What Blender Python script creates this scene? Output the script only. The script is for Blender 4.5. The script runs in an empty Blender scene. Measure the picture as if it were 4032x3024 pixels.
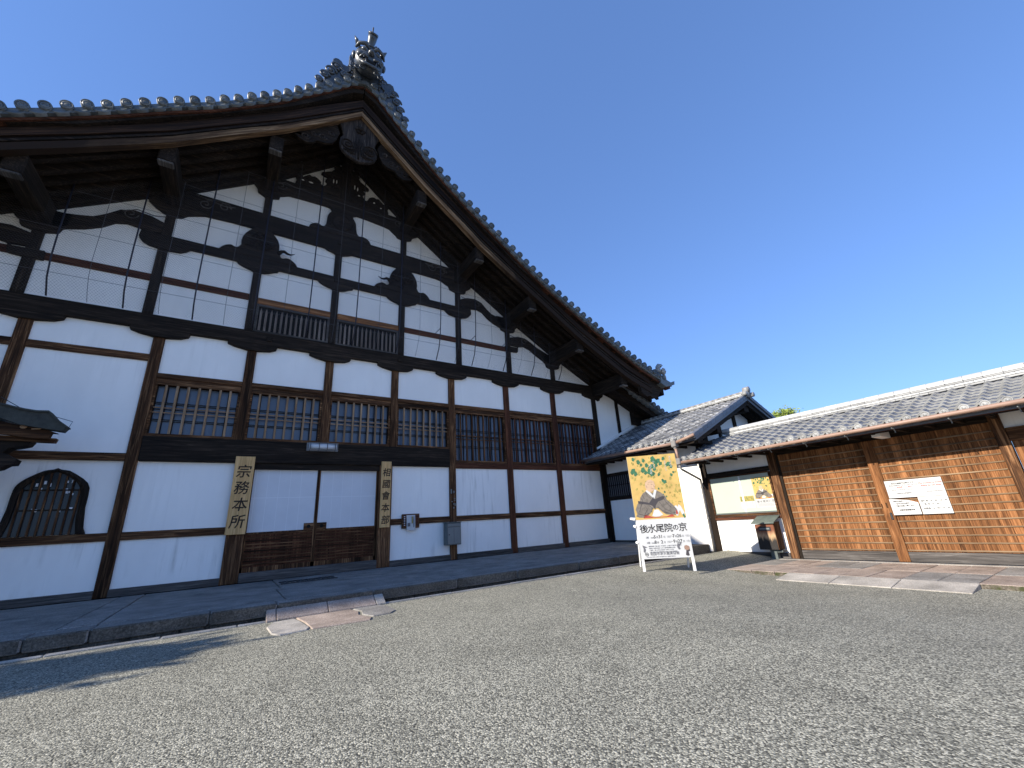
import bpy, bmesh, math, random
from mathutils import Vector, Matrix
from math import sin, cos, pi, radians, sqrt, atan2
random.seed(7)
SC = bpy.context.scene
COL = SC.collection

# ---------------------------------------------------------------- camera, sky, sun, exposure
cam_d = bpy.data.cameras.new('camera'); cam = bpy.data.objects.new('camera', cam_d); COL.objects.link(cam)
cam_d.sensor_width = 36.0; cam_d.lens = 1628.7 / 4032 * 36.0; cam_d.clip_start = 0.05; cam_d.clip_end = 2000
RR = [[0.84020214, 0.12382609, 0.52794646], [-0.53893779, 0.29849496, 0.78768446], [-0.06005347, -0.94634447, 0.31753066]]
M3 = Matrix([[RR[i][0], -RR[i][1], -RR[i][2]] for i in range(3)])
cam.matrix_world = Matrix.Translation((0, 0, 1.2)) @ M3.to_4x4()
SC.camera = cam

SUN_DIR = Vector((-1.0, 0.006, 0.53)).normalized()      # towards the sun
wd = bpy.data.worlds.new('World'); SC.world = wd; wd.use_nodes = True
nt = wd.node_tree; nt.nodes.clear()
o_ = nt.nodes.new('ShaderNodeOutputWorld'); b_ = nt.nodes.new('ShaderNodeBackground'); s_ = nt.nodes.new('ShaderNodeTexSky')
s_.sky_type = 'NISHITA'; s_.sun_disc = False
s_.sun_elevation = math.asin(SUN_DIR.z); s_.sun_rotation = atan2(SUN_DIR.x, SUN_DIR.y)
s_.altitude = 0; s_.air_density = 1.0; s_.dust_density = 0.0; s_.ozone_density = 6.0
gm_ = nt.nodes.new('ShaderNodeGamma'); gm_.inputs[1].default_value = 0.6      # the phone's gentle tone curve, same over the whole dome
mx_ = nt.nodes.new('ShaderNodeMix'); mx_.data_type = 'RGBA'; mx_.blend_type = 'MULTIPLY'; mx_.inputs[0].default_value = 1.0; mx_.inputs[7].default_value = (0.70, 0.91, 1.34, 1)
nt.links.new(s_.outputs[0], gm_.inputs[0]); nt.links.new(gm_.outputs[0], mx_.inputs[6]); nt.links.new(mx_.outputs[2], b_.inputs[0]); nt.links.new(b_.outputs[0], o_.inputs[0]); b_.inputs[1].default_value = 0.115
sl = bpy.data.lights.new('sun', 'SUN'); so = bpy.data.objects.new('sun', sl); COL.objects.link(so)
sl.energy = 3.05; sl.angle = radians(0.5); sl.color = (1.0, 0.93, 0.82)
so.rotation_euler = SUN_DIR.to_track_quat('Z', 'Y').to_euler()
SC.view_settings.view_transform = 'Standard'; SC.view_settings.look = 'None'; SC.view_settings.gamma = 1.0
SC.view_settings.use_curve_mapping = False; SC.view_settings.exposure = 1.45

# ---------------------------------------------------------------- materials
MT = {}
def newmat(name):
    m = bpy.data.materials.new(name); m.use_nodes = True; n = m.node_tree
    n.nodes.clear()
    out = n.nodes.new('ShaderNodeOutputMaterial'); p = n.nodes.new('ShaderNodeBsdfPrincipled')
    n.links.new(p.outputs[0], out.inputs[0]); MT[name] = m
    return m, n, p
def N(n, t, **k):
    x = n.nodes.new(t)
    for a, b in k.items(): setattr(x, a, b)
    return x
def ramp(n, stops, src=None):
    r = n.nodes.new('ShaderNodeValToRGB'); e = r.color_ramp.elements
    while len(e) < len(stops): e.new(0.5)
    for i, (p, c) in enumerate(stops):
        e[i].position = p; e[i].color = (*c, 1) if len(c) == 3 else c
    if src is not None: n.links.new(src, r.inputs[0])
    return r
def coords(n, scale=(1, 1, 1), rnd=0.0, kind='Object'):
    tc = N(n, 'ShaderNodeTexCoord'); mp = N(n, 'ShaderNodeMapping'); mp.inputs['Scale'].default_value = scale
    src = tc.outputs[kind]
    if rnd:
        oi = N(n, 'ShaderNodeObjectInfo'); ml = N(n, 'ShaderNodeMath', operation='MULTIPLY'); ml.inputs[1].default_value = rnd
        n.links.new(oi.outputs['Random'], ml.inputs[0])
        va = N(n, 'ShaderNodeVectorMath', operation='ADD'); n.links.new(src, va.inputs[0]); n.links.new(ml.outputs[0], va.inputs[1]); src = va.outputs[0]
    n.links.new(src, mp.inputs[0])
    return mp.outputs[0]
def noise(n, vec, scale, detail=6, rough=0.6, dist=0.0):
    t = N(n, 'ShaderNodeTexNoise'); t.inputs['Scale'].default_value = scale; t.inputs['Detail'].default_value = detail
    t.inputs['Roughness'].default_value = rough; t.inputs['Distortion'].default_value = dist
    n.links.new(vec, t.inputs['Vector']); return t.outputs[0]
def bump(n, p, h, strength=0.3, dist=0.02):
    b = N(n, 'ShaderNodeBump'); b.inputs['Strength'].default_value = strength; b.inputs['Distance'].default_value = dist
    n.links.new(h, b.inputs['Height']); n.links.new(b.outputs[0], p.inputs['Normal'])
def mix(n, fac, a, b, mode='MIX'):
    x = N(n, 'ShaderNodeMix', data_type='RGBA', blend_type=mode)
    for i, v in ((0, fac), (6, a), (7, b)):
        if hasattr(v, 'is_linked') or isinstance(v, bpy.types.NodeSocket): n.links.new(v, x.inputs[i])
        elif isinstance(v, (int, float)): x.inputs[i].default_value = v
        else: x.inputs[i].default_value = (*v, 1)
    return x.outputs[2]
def wood(name, c1, c2, c3, axis='Z', rough=0.75, streak=1.0, var=0.25, bs=0.35):
    m, n, p = newmat(name)
    big, sm = 26.0, 1.3
    sc = {'X': (sm, big, big), 'Y': (big, sm, big), 'Z': (big, big, sm), 'UV': (sm * .6, big * .7, big)}[axis]
    kd = 'UV' if axis == 'UV' else 'Object'
    v = coords(n, sc, 37.0, kd)
    a = noise(n, v, 1.0, 5, 0.65, 0.8)
    r = ramp(n, [(0.30, c1), (0.52, c2), (0.72, c3)], a)
    v2 = coords(n, tuple(x * 0.12 for x in sc), 11.0, kd)
    b = noise(n, v2, 1.0, 3, 0.5)
    rb = ramp(n, [(0.3, (1 - var * 1.6,) * 3), (0.7, (1 + var,) * 3)], b)
    c = mix(n, 1.0, r.outputs[0], rb.outputs[0], 'MULTIPLY')
    n.links.new(c, p.inputs['Base Color']); p.inputs['Roughness'].default_value = rough
    p.inputs['Specular IOR Level'].default_value = 0.12
    bump(n, p, a, bs, 0.012)
    return m
for ax in 'XYZ':
    wood('dark_' + ax, (0.008, 0.006, 0.005), (0.022, 0.0155, 0.011), (0.062, 0.043, 0.030), ax)
    wood('brown_' + ax, (0.012, 0.007, 0.005), (0.095, 0.043, 0.019), (0.33, 0.175, 0.083), ax, var=0.5)
    wood('red_' + ax, (0.030, 0.011, 0.007), (0.085, 0.032, 0.017), (0.17, 0.070, 0.036), ax)
    wood('grey_' + ax, (0.040, 0.036, 0.033), (0.095, 0.085, 0.078), (0.18, 0.165, 0.15), ax)
    wood('pale_' + ax, (0.16, 0.095, 0.055), (0.32, 0.205, 0.12), (0.48, 0.33, 0.21), ax)
    wood('gate_' + ax, (0.05, 0.021, 0.010), (0.225, 0.095, 0.036), (0.40, 0.195, 0.085), ax, var=0.34)
wood('batten', (0.09, 0.055, 0.032), (0.22, 0.145, 0.085), (0.34, 0.24, 0.15), 'Y')
wood('barge', (0.008, 0.006, 0.005), (0.030, 0.017, 0.011), (0.085, 0.046, 0.026), 'UV', var=0.5)
wood('tan', (0.035, 0.02, 0.012), (0.16, 0.09, 0.045), (0.46, 0.30, 0.165), 'UV', var=0.5)
n_ = MT['tan'].node_tree; p_ = next(x for x in n_.nodes if x.type == 'BSDF_PRINCIPLED'); old_ = p_.inputs['Base Color'].links[0].from_socket
tc_ = N(n_, 'ShaderNodeTexCoord'); sp_ = N(n_, 'ShaderNodeSeparateXYZ'); n_.links.new(tc_.outputs['UV'], sp_.inputs[0])
nz_ = noise(n_, tc_.outputs['UV'], 1.1, 4); ad_ = N(n_, 'ShaderNodeMath', operation='MULTIPLY_ADD'); n_.links.new(nz_, ad_.inputs[0]); ad_.inputs[1].default_value = 5.0; n_.links.new(sp_.outputs[0], ad_.inputs[2])
dv_ = N(n_, 'ShaderNodeMath', operation='DIVIDE'); n_.links.new(ad_.outputs[0], dv_.inputs[0]); dv_.inputs[1].default_value = 16.0
fr_ = ramp(n_, [(0.40, (0, 0, 0)), (0.62, (1, 1, 1))], dv_.outputs[0])
n_.links.new(mix(n_, fr_.outputs[0], old_, (0.028, 0.017, 0.011)), p_.inputs['Base Color'])
wood('vent_Z', (0.09, 0.072, 0.06), (0.20, 0.16, 0.135), (0.32, 0.27, 0.23), 'Z')
wood('gegyo', (0.012, 0.009, 0.008), (0.04, 0.031, 0.026), (0.13, 0.10, 0.08), 'Z')
wood('board_X', (0.46, 0.27, 0.11), (0.66, 0.40, 0.17), (0.80, 0.52, 0.25), 'Z', var=0.12, bs=0.15)

def flat(name, col, rough=0.6, var=0.0, scale=4.0, metal=0.0, spec=0.4, bmp=0.0, bscale=60):
    m, n, p = newmat(name)
    p.inputs['Roughness'].default_value = rough; p.inputs['Metallic'].default_value = metal; p.inputs['Specular IOR Level'].default_value = spec
    if var:
        v = coords(n, (1, 1, 1), 13.0); a = noise(n, v, scale, 6, 0.6)
        r = ramp(n, [(0.3, tuple(c * (1 - var) for c in col)), (0.7, tuple(min(1, c * (1 + var)) for c in col))], a)
        n.links.new(r.outputs[0], p.inputs['Base Color'])
    else: p.inputs['Base Color'].default_value = (*col, 1)
    if bmp:
        v = coords(n, (1, 1, 1)); bump(n, p, noise(n, v, bscale, 4), bmp, 0.01)
    return m
def plaster(name, col, stain, amount):
    m, n, p = newmat(name)
    v = coords(n, (9, 9, 0.55), 5.0); a = noise(n, v, 1.0, 4, 0.6, 0.3)
    v2 = coords(n, (1.1, 1.1, 0.7), 3.0); b = noise(n, v2, 1.0, 4, 0.6)
    r1 = ramp(n, [(0.50, (0, 0, 0)), (0.74, (1, 1, 1))], a); r2 = ramp(n, [(0.46, (0, 0, 0)), (0.66, (1, 1, 1))], b)
    f = N(n, 'ShaderNodeMath', operation='MULTIPLY'); n.links.new(r1.outputs[0], f.inputs[0]); n.links.new(r2.outputs[0], f.inputs[1])
    g = N(n, 'ShaderNodeMath', operation='MULTIPLY'); g.inputs[1].default_value = amount; n.links.new(f.outputs[0], g.inputs[0])
    r3 = ramp(n, [(0.35, tuple(c * 0.93 for c in col)), (0.65, col)], b)
    n.links.new(mix(n, g.outputs[0], r3.outputs[0], stain), p.inputs['Base Color']); p.inputs['Roughness'].default_value = 0.85
    p.inputs['Specular IOR Level'].default_value = 0.2
    bump(n, p, noise(n, coords(n), 45, 3), 0.08, 0.01)
plaster('plaster', (0.93, 0.90, 0.85), (0.45, 0.43, 0.38), 0.22)
plaster('plaster_lower', (0.93, 0.90, 0.85), (0.40, 0.38, 0.33), 0.62)

def stone(name, c1, c2, c3, sc=55, bs=0.5, moss=False):
    m, n, p = newmat(name)
    v = coords(n, (1, 1, 1), 9.0); a = noise(n, v, sc, 5, 0.7); b = noise(n, v, 2.2, 5, 0.6)
    r = ramp(n, [(0.32, c1), (0.5, c2), (0.68, c3)], a)
    rb = ramp(n, [(0.3, (0.62,) * 3), (0.7, (1.2,) * 3)], b)
    c = mix(n, 1.0, r.outputs[0], rb.outputs[0], 'MULTIPLY')
    if moss:
        d = noise(n, v, 5, 5, 0.7); rd = ramp(n, [(0.5, (0, 0, 0)), (0.62, (1, 1, 1))], d)
        c = mix(n, rd.outputs[0], c, (0.055, 0.06, 0.025))
    n.links.new(c, p.inputs['Base Color']); p.inputs['Roughness'].default_value = 0.9; p.inputs['Specular IOR Level'].default_value = 0.2
    bump(n, p, a, bs, 0.01)
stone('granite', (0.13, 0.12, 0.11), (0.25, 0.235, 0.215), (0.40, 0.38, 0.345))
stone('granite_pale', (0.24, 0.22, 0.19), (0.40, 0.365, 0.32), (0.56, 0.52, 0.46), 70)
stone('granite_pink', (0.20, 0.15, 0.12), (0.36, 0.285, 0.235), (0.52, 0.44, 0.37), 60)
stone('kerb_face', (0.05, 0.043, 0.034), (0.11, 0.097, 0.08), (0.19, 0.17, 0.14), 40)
stone('mossy', (0.05, 0.043, 0.034), (0.13, 0.11, 0.085), (0.24, 0.21, 0.165), 40, 0.8, True)
stone('concrete', (0.14, 0.132, 0.12), (0.245, 0.232, 0.21), (0.38, 0.36, 0.325), 45, 0.5)
stone('rock', (0.10, 0.085, 0.06), (0.22, 0.19, 0.13), (0.40, 0.35, 0.25), 30, 0.7)

def gravel(name):
    m, n, p = newmat(name)
    v = coords(n, (1, 1, 1))
    vo = N(n, 'ShaderNodeTexVoronoi', feature='F1'); vo.inputs['Scale'].default_value = 88; n.links.new(v, vo.inputs['Vector'])
    vo2 = N(n, 'ShaderNodeTexVoronoi', feature='F1'); vo2.inputs['Scale'].default_value = 115; n.links.new(v, vo2.inputs['Vector'])
    sep = N(n, 'ShaderNodeSeparateColor'); n.links.new(vo.outputs['Color'], sep.inputs[0])
    r = ramp(n, [(0.0, (0.115, 0.111, 0.092)), (0.35, (0.265, 0.255, 0.205)), (0.7, (0.455, 0.437, 0.35)), (1.0, (0.74, 0.70, 0.56))], sep.outputs[0])
    rd = ramp(n, [(0.0, (1.0,) * 3), (0.55, (0.9,) * 3), (0.85, (0.42,) * 3)], vo.outputs['Distance'])
    c = mix(n, 1.0, r.outputs[0], rd.outputs[0], 'MULTIPLY')
    rd2 = ramp(n, [(0.1, (1.12,) * 3), (0.9, (0.7,) * 3)], vo2.outputs['Distance'])
    c = mix(n, 1.0, c, rd2.outputs[0], 'MULTIPLY')
    big = noise(n, v, 0.9, 7, 0.68, 0.6); rb = ramp(n, [(0.34, (0.76,) * 3), (0.52, (0.90,) * 3), (0.7, (0.98,) * 3)], big)
    c = mix(n, 1.0, c, rb.outputs[0], 'MULTIPLY')
    n.links.new(c, p.inputs['Base Color']); p.inputs['Roughness'].default_value = 0.88; p.inputs['Specular IOR Level'].default_value = 0.2
    iv = N(n, 'ShaderNodeMath', operation='SUBTRACT'); iv.inputs[0].default_value = 1.0; n.links.new(vo.outputs['Distance'], iv.inputs[1])
    bump(n, p, iv.outputs[0], 0.8, 0.006)
gravel('gravel')

def tilemat(name, c1, c2, rough, var=0.3):
    m, n, p = newmat(name)
    oi = N(n, 'ShaderNodeObjectInfo'); r = ramp(n, [(0.0, c1), (1.0, c2)], oi.outputs['Random'])
    v = coords(n, (1, 1, 1), 7.0); a = noise(n, v, 9, 5, 0.7); ra = ramp(n, [(0.3, (1 - var,) * 3), (0.7, (1 + var,) * 3)], a)
    n.links.new(mix(n, 1.0, r.outputs[0], ra.outputs[0], 'MULTIPLY'), p.inputs['Base Color'])
    rr = ramp(n, [(0.3, (rough - 0.1,) * 3), (0.7, (rough + 0.15,) * 3)], a); n.links.new(rr.outputs[0], p.inputs['Roughness'])
    p.inputs['Specular IOR Level'].default_value = 0.6; bump(n, p, a, 0.15, 0.005)
tilemat('tile_wing', (0.055, 0.057, 0.063), (0.50, 0.485, 0.45), 0.5, 0.5)
tilemat('tile_gate', (0.085, 0.09, 0.105), (0.13, 0.135, 0.15), 0.42, 0.2)
tilemat('tile_edge', (0.20, 0.20, 0.195), (0.30, 0.30, 0.29), 0.45, 0.2)
tilemat('tile_main', (0.06, 0.068, 0.07), (0.12, 0.13, 0.13), 0.4, 0.3)
tilemat('ridge_white', (0.33, 0.33, 0.32), (0.58, 0.57, 0.55), 0.4, 0.12)
tilemat('oni', (0.045, 0.05, 0.055), (0.05, 0.055, 0.06), 0.32, 0.4)

flat('cream', (0.74, 0.70, 0.62), 0.7)
flat('shoji', (0.68, 0.68, 0.69), 0.8, 0.04, 2)
flat('shoji_line', (0.84, 0.84, 0.85), 0.8)
m_, n_, p_ = newmat('glass'); p_.inputs['Base Color'].default_value = (0.12, 0.15, 0.20, 1); p_.inputs['Roughness'].default_value = 0.25; p_.inputs['Specular IOR Level'].default_value = 0.5
flat('glass_dark', (0.015, 0.02, 0.024), 0.25)
flat('void', (0.004, 0.004, 0.004), 0.9)
flat('white_paint', (0.80, 0.80, 0.79), 0.45)
flat('paper', (0.52, 0.52, 0.51), 0.7)
flat('ink', (0.02, 0.018, 0.017), 0.8)
flat('ink_brown', (0.03, 0.018, 0.010), 0.8)
flat('ink_grey', (0.13, 0.13, 0.14), 0.8)
flat('steel_box', (0.10, 0.115, 0.11), 0.45, 0.1, 3)
flat('steel_light', (0.17, 0.185, 0.18), 0.4, 0.1, 3)
flat('copper_brown', (0.30, 0.19, 0.14), 0.5, 0.15, 5)
flat('pipe_grey', (0.20, 0.19, 0.18), 0.5, 0.15, 5)
flat('iron', (0.03, 0.032, 0.035), 0.5)
flat('case_board', (0.40, 0.455, 0.38), 0.5, 0.03, 1.5)
flat('gold', (0.50, 0.335, 0.105), 0.7, 0.16, 5)
flat('leaf_dark', (0.035, 0.13, 0.065), 0.7, 0.3, 20)
flat('leaf_ochre', (0.32, 0.26, 0.07), 0.7, 0.3, 20)
flat('robe', (0.155, 0.135, 0.115), 0.8, 0.3, 12)
flat('robe_dark', (0.05, 0.045, 0.05), 0.8)
flat('skin', (0.50, 0.34, 0.22), 0.8, 0.1, 10)
flat('red_cloth', (0.36, 0.06, 0.04), 0.8)
flat('lamp_white', (0.62, 0.64, 0.66), 0.35)
flat('bark_roof', (0.045, 0.047, 0.040), 0.9, 0.3, 8, bmp=0.4)
flat('copper_mail', (0.10, 0.12, 0.105), 0.5, 0.2, 6)
flat('net', (0.09, 0.09, 0.10), 0.8, spec=0.1)
flat('cable', (0.018, 0.018, 0.03), 0.6)
flat('trunk', (0.09, 0.065, 0.045), 0.9, 0.3, 8, bmp=0.6)
m_, n_, p_ = newmat('foliage'); v_ = coords(n_, (1, 1, 1)); r_ = ramp(n_, [(0.3, (0.10, 0.15, 0.02)), (0.7, (0.30, 0.36, 0.06))], noise(n_, v_, 2.5, 4)); n_.links.new(r_.outputs[0], p_.inputs['Base Color']); p_.inputs['Roughness'].default_value = 0.7
m_, n_, p_ = newmat('pine'); p_.inputs['Base Color'].default_value = (0.03, 0.06, 0.02, 1); p_.inputs['Roughness'].default_value = 0.8
m_, n_, p_ = newmat('mailwood')
v_ = coords(n_, (30, 30, 2.5), 3.0); a_ = noise(n_, v_, 1.0, 5, 0.6, 0.4)
tc_ = N(n_, 'ShaderNodeTexCoord'); sp_ = N(n_, 'ShaderNodeSeparateXYZ'); n_.links.new(tc_.outputs['Object'], sp_.inputs[0])
ad_ = N(n_, 'ShaderNodeMath', operation='MULTIPLY_ADD'); n_.links.new(a_, ad_.inputs[0]); ad_.inputs[1].default_value = 0.35; n_.links.new(sp_.outputs['Z'], ad_.inputs[2])
rr_ = ramp(n_, [(0.66, (0.022, 0.018, 0.015)), (0.76, (0.46, 0.30, 0.16)), (0.90, (0.17, 0.055, 0.025))], ad_.outputs[0])
n_.links.new(rr_.outputs[0], p_.inputs['Base Color']); p_.inputs['Roughness'].default_value = 0.75; bump(n_, p_, a_, 0.4, 0.01)

# ---------------------------------------------------------------- helpers
ORG = {}
class MB:
    def __init__(s): s.v = []; s.f = []; s.mi = []; s.uv = None
    def add(s, vs, fs, mi=0):
        b = len(s.v); s.v += [tuple(x) for x in vs]; s.f += [tuple(b + i for i in f) for f in fs]; s.mi += [mi] * len(fs); return s
    def box(s, x0, x1, y0, y1, z0, z1, mi=0):
        if x0 > x1: x0, x1 = x1, x0
        if y0 > y1: y0, y1 = y1, y0
        if z0 > z1: z0, z1 = z1, z0
        vs = [(x, y, z) for z in (z0, z1) for y in (y0, y1) for x in (x0, x1)]
        return s.add(vs, [(0, 2, 3, 1), (4, 5, 7, 6), (0, 1, 5, 4), (2, 6, 7, 3), (0, 4, 6, 2), (1, 3, 7, 5)], mi)
    def prism(s, poly, y0, y1, mi=0):                       # polygon in XZ, extruded along Y
        n = len(poly); ar = sum(poly[i][0] * poly[(i + 1) % n][1] - poly[(i + 1) % n][0] * poly[i][1] for i in range(n))
        if ar < 0: poly = poly[::-1]
        vs = [(x, y0, z) for x, z in poly] + [(x, y1, z) for x, z in poly]
        fs = [tuple(range(n)), tuple(range(2 * n - 1, n - 1, -1))] + [(i, i + n, (i + 1) % n + n, (i + 1) % n) for i in range(n)]
        return s.add(vs, fs, mi)
    def prismX(s, poly, x0, x1, mi=0):                      # polygon in YZ, extruded along X
        n = len(poly); ar = sum(poly[i][0] * poly[(i + 1) % n][1] - poly[(i + 1) % n][0] * poly[i][1] for i in range(n))
        if ar < 0: poly = poly[::-1]
        vs = [(x0, y, z) for y, z in poly] + [(x1, y, z) for y, z in poly]
        fs = [tuple(range(n - 1, -1, -1)), tuple(range(n, 2 * n))] + [(i, (i + 1) % n, (i + 1) % n + n, i + n) for i in range(n)]
        return s.add(vs, fs, mi)
    def tube(s, pts, r, n=8, caps=True, mi=0):
        pts = [Vector(p) for p in pts]; rs = r if isinstance(r, (list, tuple)) else [r] * len(pts); b = len(s.v); up = None
        for i, p in enumerate(pts):
            t = (pts[min(i + 1, len(pts) - 1)] - pts[max(i - 1, 0)]).normalized()
            if up is None: up = Vector((0, 0, 1)) if abs(t.z) < 0.9 else Vector((0, 1, 0))
            a = t.cross(up).normalized(); c = a.cross(t).normalized(); up = c
            for k in range(n):
                q = p + (a * cos(2 * pi * k / n) + c * sin(2 * pi * k / n)) * rs[i]; s.v.append(tuple(q))
        fs = []
        for i in range(len(pts) - 1):
            for k in range(n):
                fs.append((b + i * n + k, b + i * n + (k + 1) % n, b + (i + 1) * n + (k + 1) % n, b + (i + 1) * n + k))
        if caps: fs += [tuple(b + k for k in range(n - 1, -1, -1)), tuple(b + (len(pts) - 1) * n + k for k in range(n))]
        s.f += fs; s.mi += [mi] * len(fs); return s
    def sphere(s, c, r, seg=12, ring=8, mi=0):
        rx, ry, rz = r if isinstance(r, (list, tuple)) else (r, r, r)
        b = len(s.v)
        for i in range(ring + 1):
            th = pi * i / ring
            for k in range(seg):
                ph = 2 * pi * k / seg; s.v.append((c[0] + rx * sin(th) * cos(ph), c[1] + ry * sin(th) * sin(ph), c[2] + rz * cos(th)))
        for i in range(ring):
            for k in range(seg):
                s.f.append((b + i * seg + k, b + (i + 1) * seg + k, b + (i + 1) * seg + (k + 1) % seg, b + i * seg + (k + 1) % seg)); s.mi.append(mi)
        return s
    def mesh(s, name, mats, smooth=False, org=(0, 0, 0)):
        me = bpy.data.meshes.new(name)
        me.from_pydata([(v[0] - org[0], v[1] - org[1], v[2] - org[2]) for v in s.v], [], s.f)
        for m in (mats if isinstance(mats, (list, tuple)) else [mats]): me.materials.append(MT[m])
        if any(s.mi): me.polygons.foreach_set('material_index', s.mi)
        if smooth: me.polygons.foreach_set('use_smooth', [True] * len(s.f))
        if s.uv:
            ly = me.uv_layers.new(name='UVMap')
            for lp_ in me.loops: ly.data[lp_.index].uv = s.uv[lp_.vertex_index]
        me.update(); me.validate(); return me
def link(name, me, parent=None, kind=None, org=None):
    o = bpy.data.objects.new(name, me); COL.objects.link(o)
    if parent is not None: o.parent = parent; ORG[o.name] = ORG[parent.name]
    else: ORG[o.name] = org or (0, 0, 0); o.location = ORG[o.name]
    if kind: o['kind'] = kind
    return o
def part(name, mb, mat, parent, smooth=False, bevel=0.0, kind=None):
    o = link(name, mb.mesh(name, mat, smooth, ORG[parent.name]), parent, kind)
    if bevel: bv(o, bevel)
    return o
def bv(o, w, seg=1):
    m = o.modifiers.new('bevel', 'BEVEL'); m.width = w; m.segments = seg; m.limit_method = 'ANGLE'; m.angle_limit = radians(40)
def thing(name, loc, label, cat, group=None):
    o = bpy.data.objects.new(name, None); COL.objects.link(o); o.location = loc; o.empty_display_size = 0.2
    ORG[o.name] = tuple(loc); o['label'] = label; o['category'] = cat
    if group: o['group'] = group
    return o
def single(name, mb, mat, loc, label, cat, group=None, smooth=False, bevel=0.0):
    o = link(name, mb.mesh(name, mat, smooth, loc), None, None, tuple(loc)); o['label'] = label; o['category'] = cat
    if group: o['group'] = group
    if bevel: bv(o, bevel)
    return o
def structure(name, mb, mat, smooth=False, loc=(0, 0, 0)):
    o = link(name, mb.mesh(name, mat, smooth, loc), None, 'structure', tuple(loc)); return o
def inst(name, me, parent, pos, rot=None, mat=None):       # a further piece sharing mesh data
    o = bpy.data.objects.new(name, me); COL.objects.link(o); o.parent = parent; g = ORG[parent.name]; ORG[o.name] = g
    o.location = (pos[0] - g[0], pos[1] - g[1], pos[2] - g[2])
    if rot: o.rotation_euler = rot
    return o
def lerp(tab, x):
    if x <= tab[0][0]: return tab[0][1]
    for (a, b), (c, d) in zip(tab, tab[1:]):
        if x <= c: return b + (d - b) * (x - a) / (c - a)
    (a, b), (c, d) = tab[-2:]
    return d + (d - b) / (c - a) * (x - c)
def text(s, size, mat, parent, pos, u, v, ext=0.001, align='LEFT', shear=0.0, sx=1.0, off=0.0, name='lettering', spacing=1.0):
    c = bpy.data.curves.new(name, 'FONT'); c.body = s; c.size = size; c.extrude = ext; c.align_x = align; c.shear = shear; c.offset = off; c.resolution_u = 2
    c.space_character = spacing
    t = bpy.data.objects.new('tmp', c); COL.objects.link(t)
    bpy.context.view_layer.update()
    me = bpy.data.meshes.new_from_object(t.evaluated_get(bpy.context.evaluated_depsgraph_get())); bpy.data.objects.remove(t)
    u = Vector(u).normalized(); v = Vector(v).normalized(); w = u.cross(v); g = ORG[parent.name]
    for q in me.vertices:
        q.co = Vector(pos) + u * q.co.x * sx + v * q.co.y + w * q.co.z - Vector(g)
    me.materials.clear(); me.materials.append(MT[mat])
    return link(name, me, parent)
def smooth01(t): t = max(0, min(1, t)); return t * t * (3 - 2 * t)
FY = 12.55                                              # the plane of the hall's gable front

# ---------------------------------------------------------------- ground
def gz(x, y): return 0.03 - 0.26 * smooth01((x - 4) / 5.5) * smooth01((8.1 - y) / 2.7)
xs = [-150, -80, -40, -20, -12, -8, -6] + [-5 + 0.5 * i for i in range(32)] + [10.7, 10.71, 11, 11.5, 12, 12.5, 13, 14, 18, 30, 60, 150]
ys = [-150, -80, -40, -20, -10, -6, -4] + [-3 + 0.5 * i for i in range(22)] + [7.84, 7.85, 8.1, 8.6, 9.3, 9.31, 10, 12.5, 13, 16, 30, 60, 150]
xs = sorted(set(xs)); ys = sorted(set(ys)); vs = []; fs = []
for y in ys:
    for x in xs:
        z = gz(x, y)
        if y > 7.845 and x < 10.705: z = -0.13
        elif y > 7.845: z = -0.12
        vs.append((x, y, z))
nx = len(xs)
for j in range(len(ys) - 1):
    for i in range(nx - 1): fs.append((j * nx + i, j * nx + i + 1, (j + 1) * nx + i + 1, (j + 1) * nx + i))
structure('gravel_ground', MB().add(vs, fs), 'gravel')

def slab(mb, x0, x1, y0, y1, z0, z1, j=0.006): mb.box(x0 + j, x1 - j, y0 + j, y1 - j, z0, z1)
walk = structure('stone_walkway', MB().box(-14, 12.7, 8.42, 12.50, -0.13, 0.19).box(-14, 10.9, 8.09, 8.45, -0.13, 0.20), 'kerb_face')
for k in range(60):
    x = -6 + k * .28 + random.uniform(-.05, .05)
    if x < 10.8: part('footing_stone', MB().box(x, x + .26, 8.06 + random.uniform(-.02, .02), 8.2, -.13, .07), 'kerb_face', walk, bevel=.02)
kj = [-14, -11, -8.5, -6, -4.2, -3.05, -1.93, -1.35, -0.1, 0.75, 2.2, 3.8, 5.2, 6.9, 8.2, 9.4, 10.9]
for a, b in zip(kj, kj[1:]):
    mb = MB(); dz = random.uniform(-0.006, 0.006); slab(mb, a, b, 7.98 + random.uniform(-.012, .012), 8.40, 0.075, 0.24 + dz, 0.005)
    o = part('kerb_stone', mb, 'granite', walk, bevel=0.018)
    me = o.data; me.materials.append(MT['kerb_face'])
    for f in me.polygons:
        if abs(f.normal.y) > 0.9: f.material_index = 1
pj = [[-14, -9, -6, -3.6, -1.75, -1.35, 0.9, 3.3, 5.6, 7.4, 9.6, 12.66], [-14, -10, -7, -4.5, -1.75, -1.35, 1.0, 3.9, 6.6, 8.8, 10.4, 12.66]]
for (y0, y1), jj in zip(((8.41, 10.3), (10.3, 12.44)), pj):
    for a, b in zip(jj, jj[1:]):
        mb = MB(); x0, x1 = a, b
        if y0 < 9 and x0 > 10.8: continue
        if y0 < 9 and x1 > 10.9: x1 = 10.9
        slab(mb, x0, x1, y0, y1, 0.17, 0.236 + random.uniform(-0.006, 0.006), 0.009)
        part('paving_slab', mb, random.choice(['concrete', 'concrete', 'granite']) if b - a > 0.6 else 'granite', walk, bevel=0.008)
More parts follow.
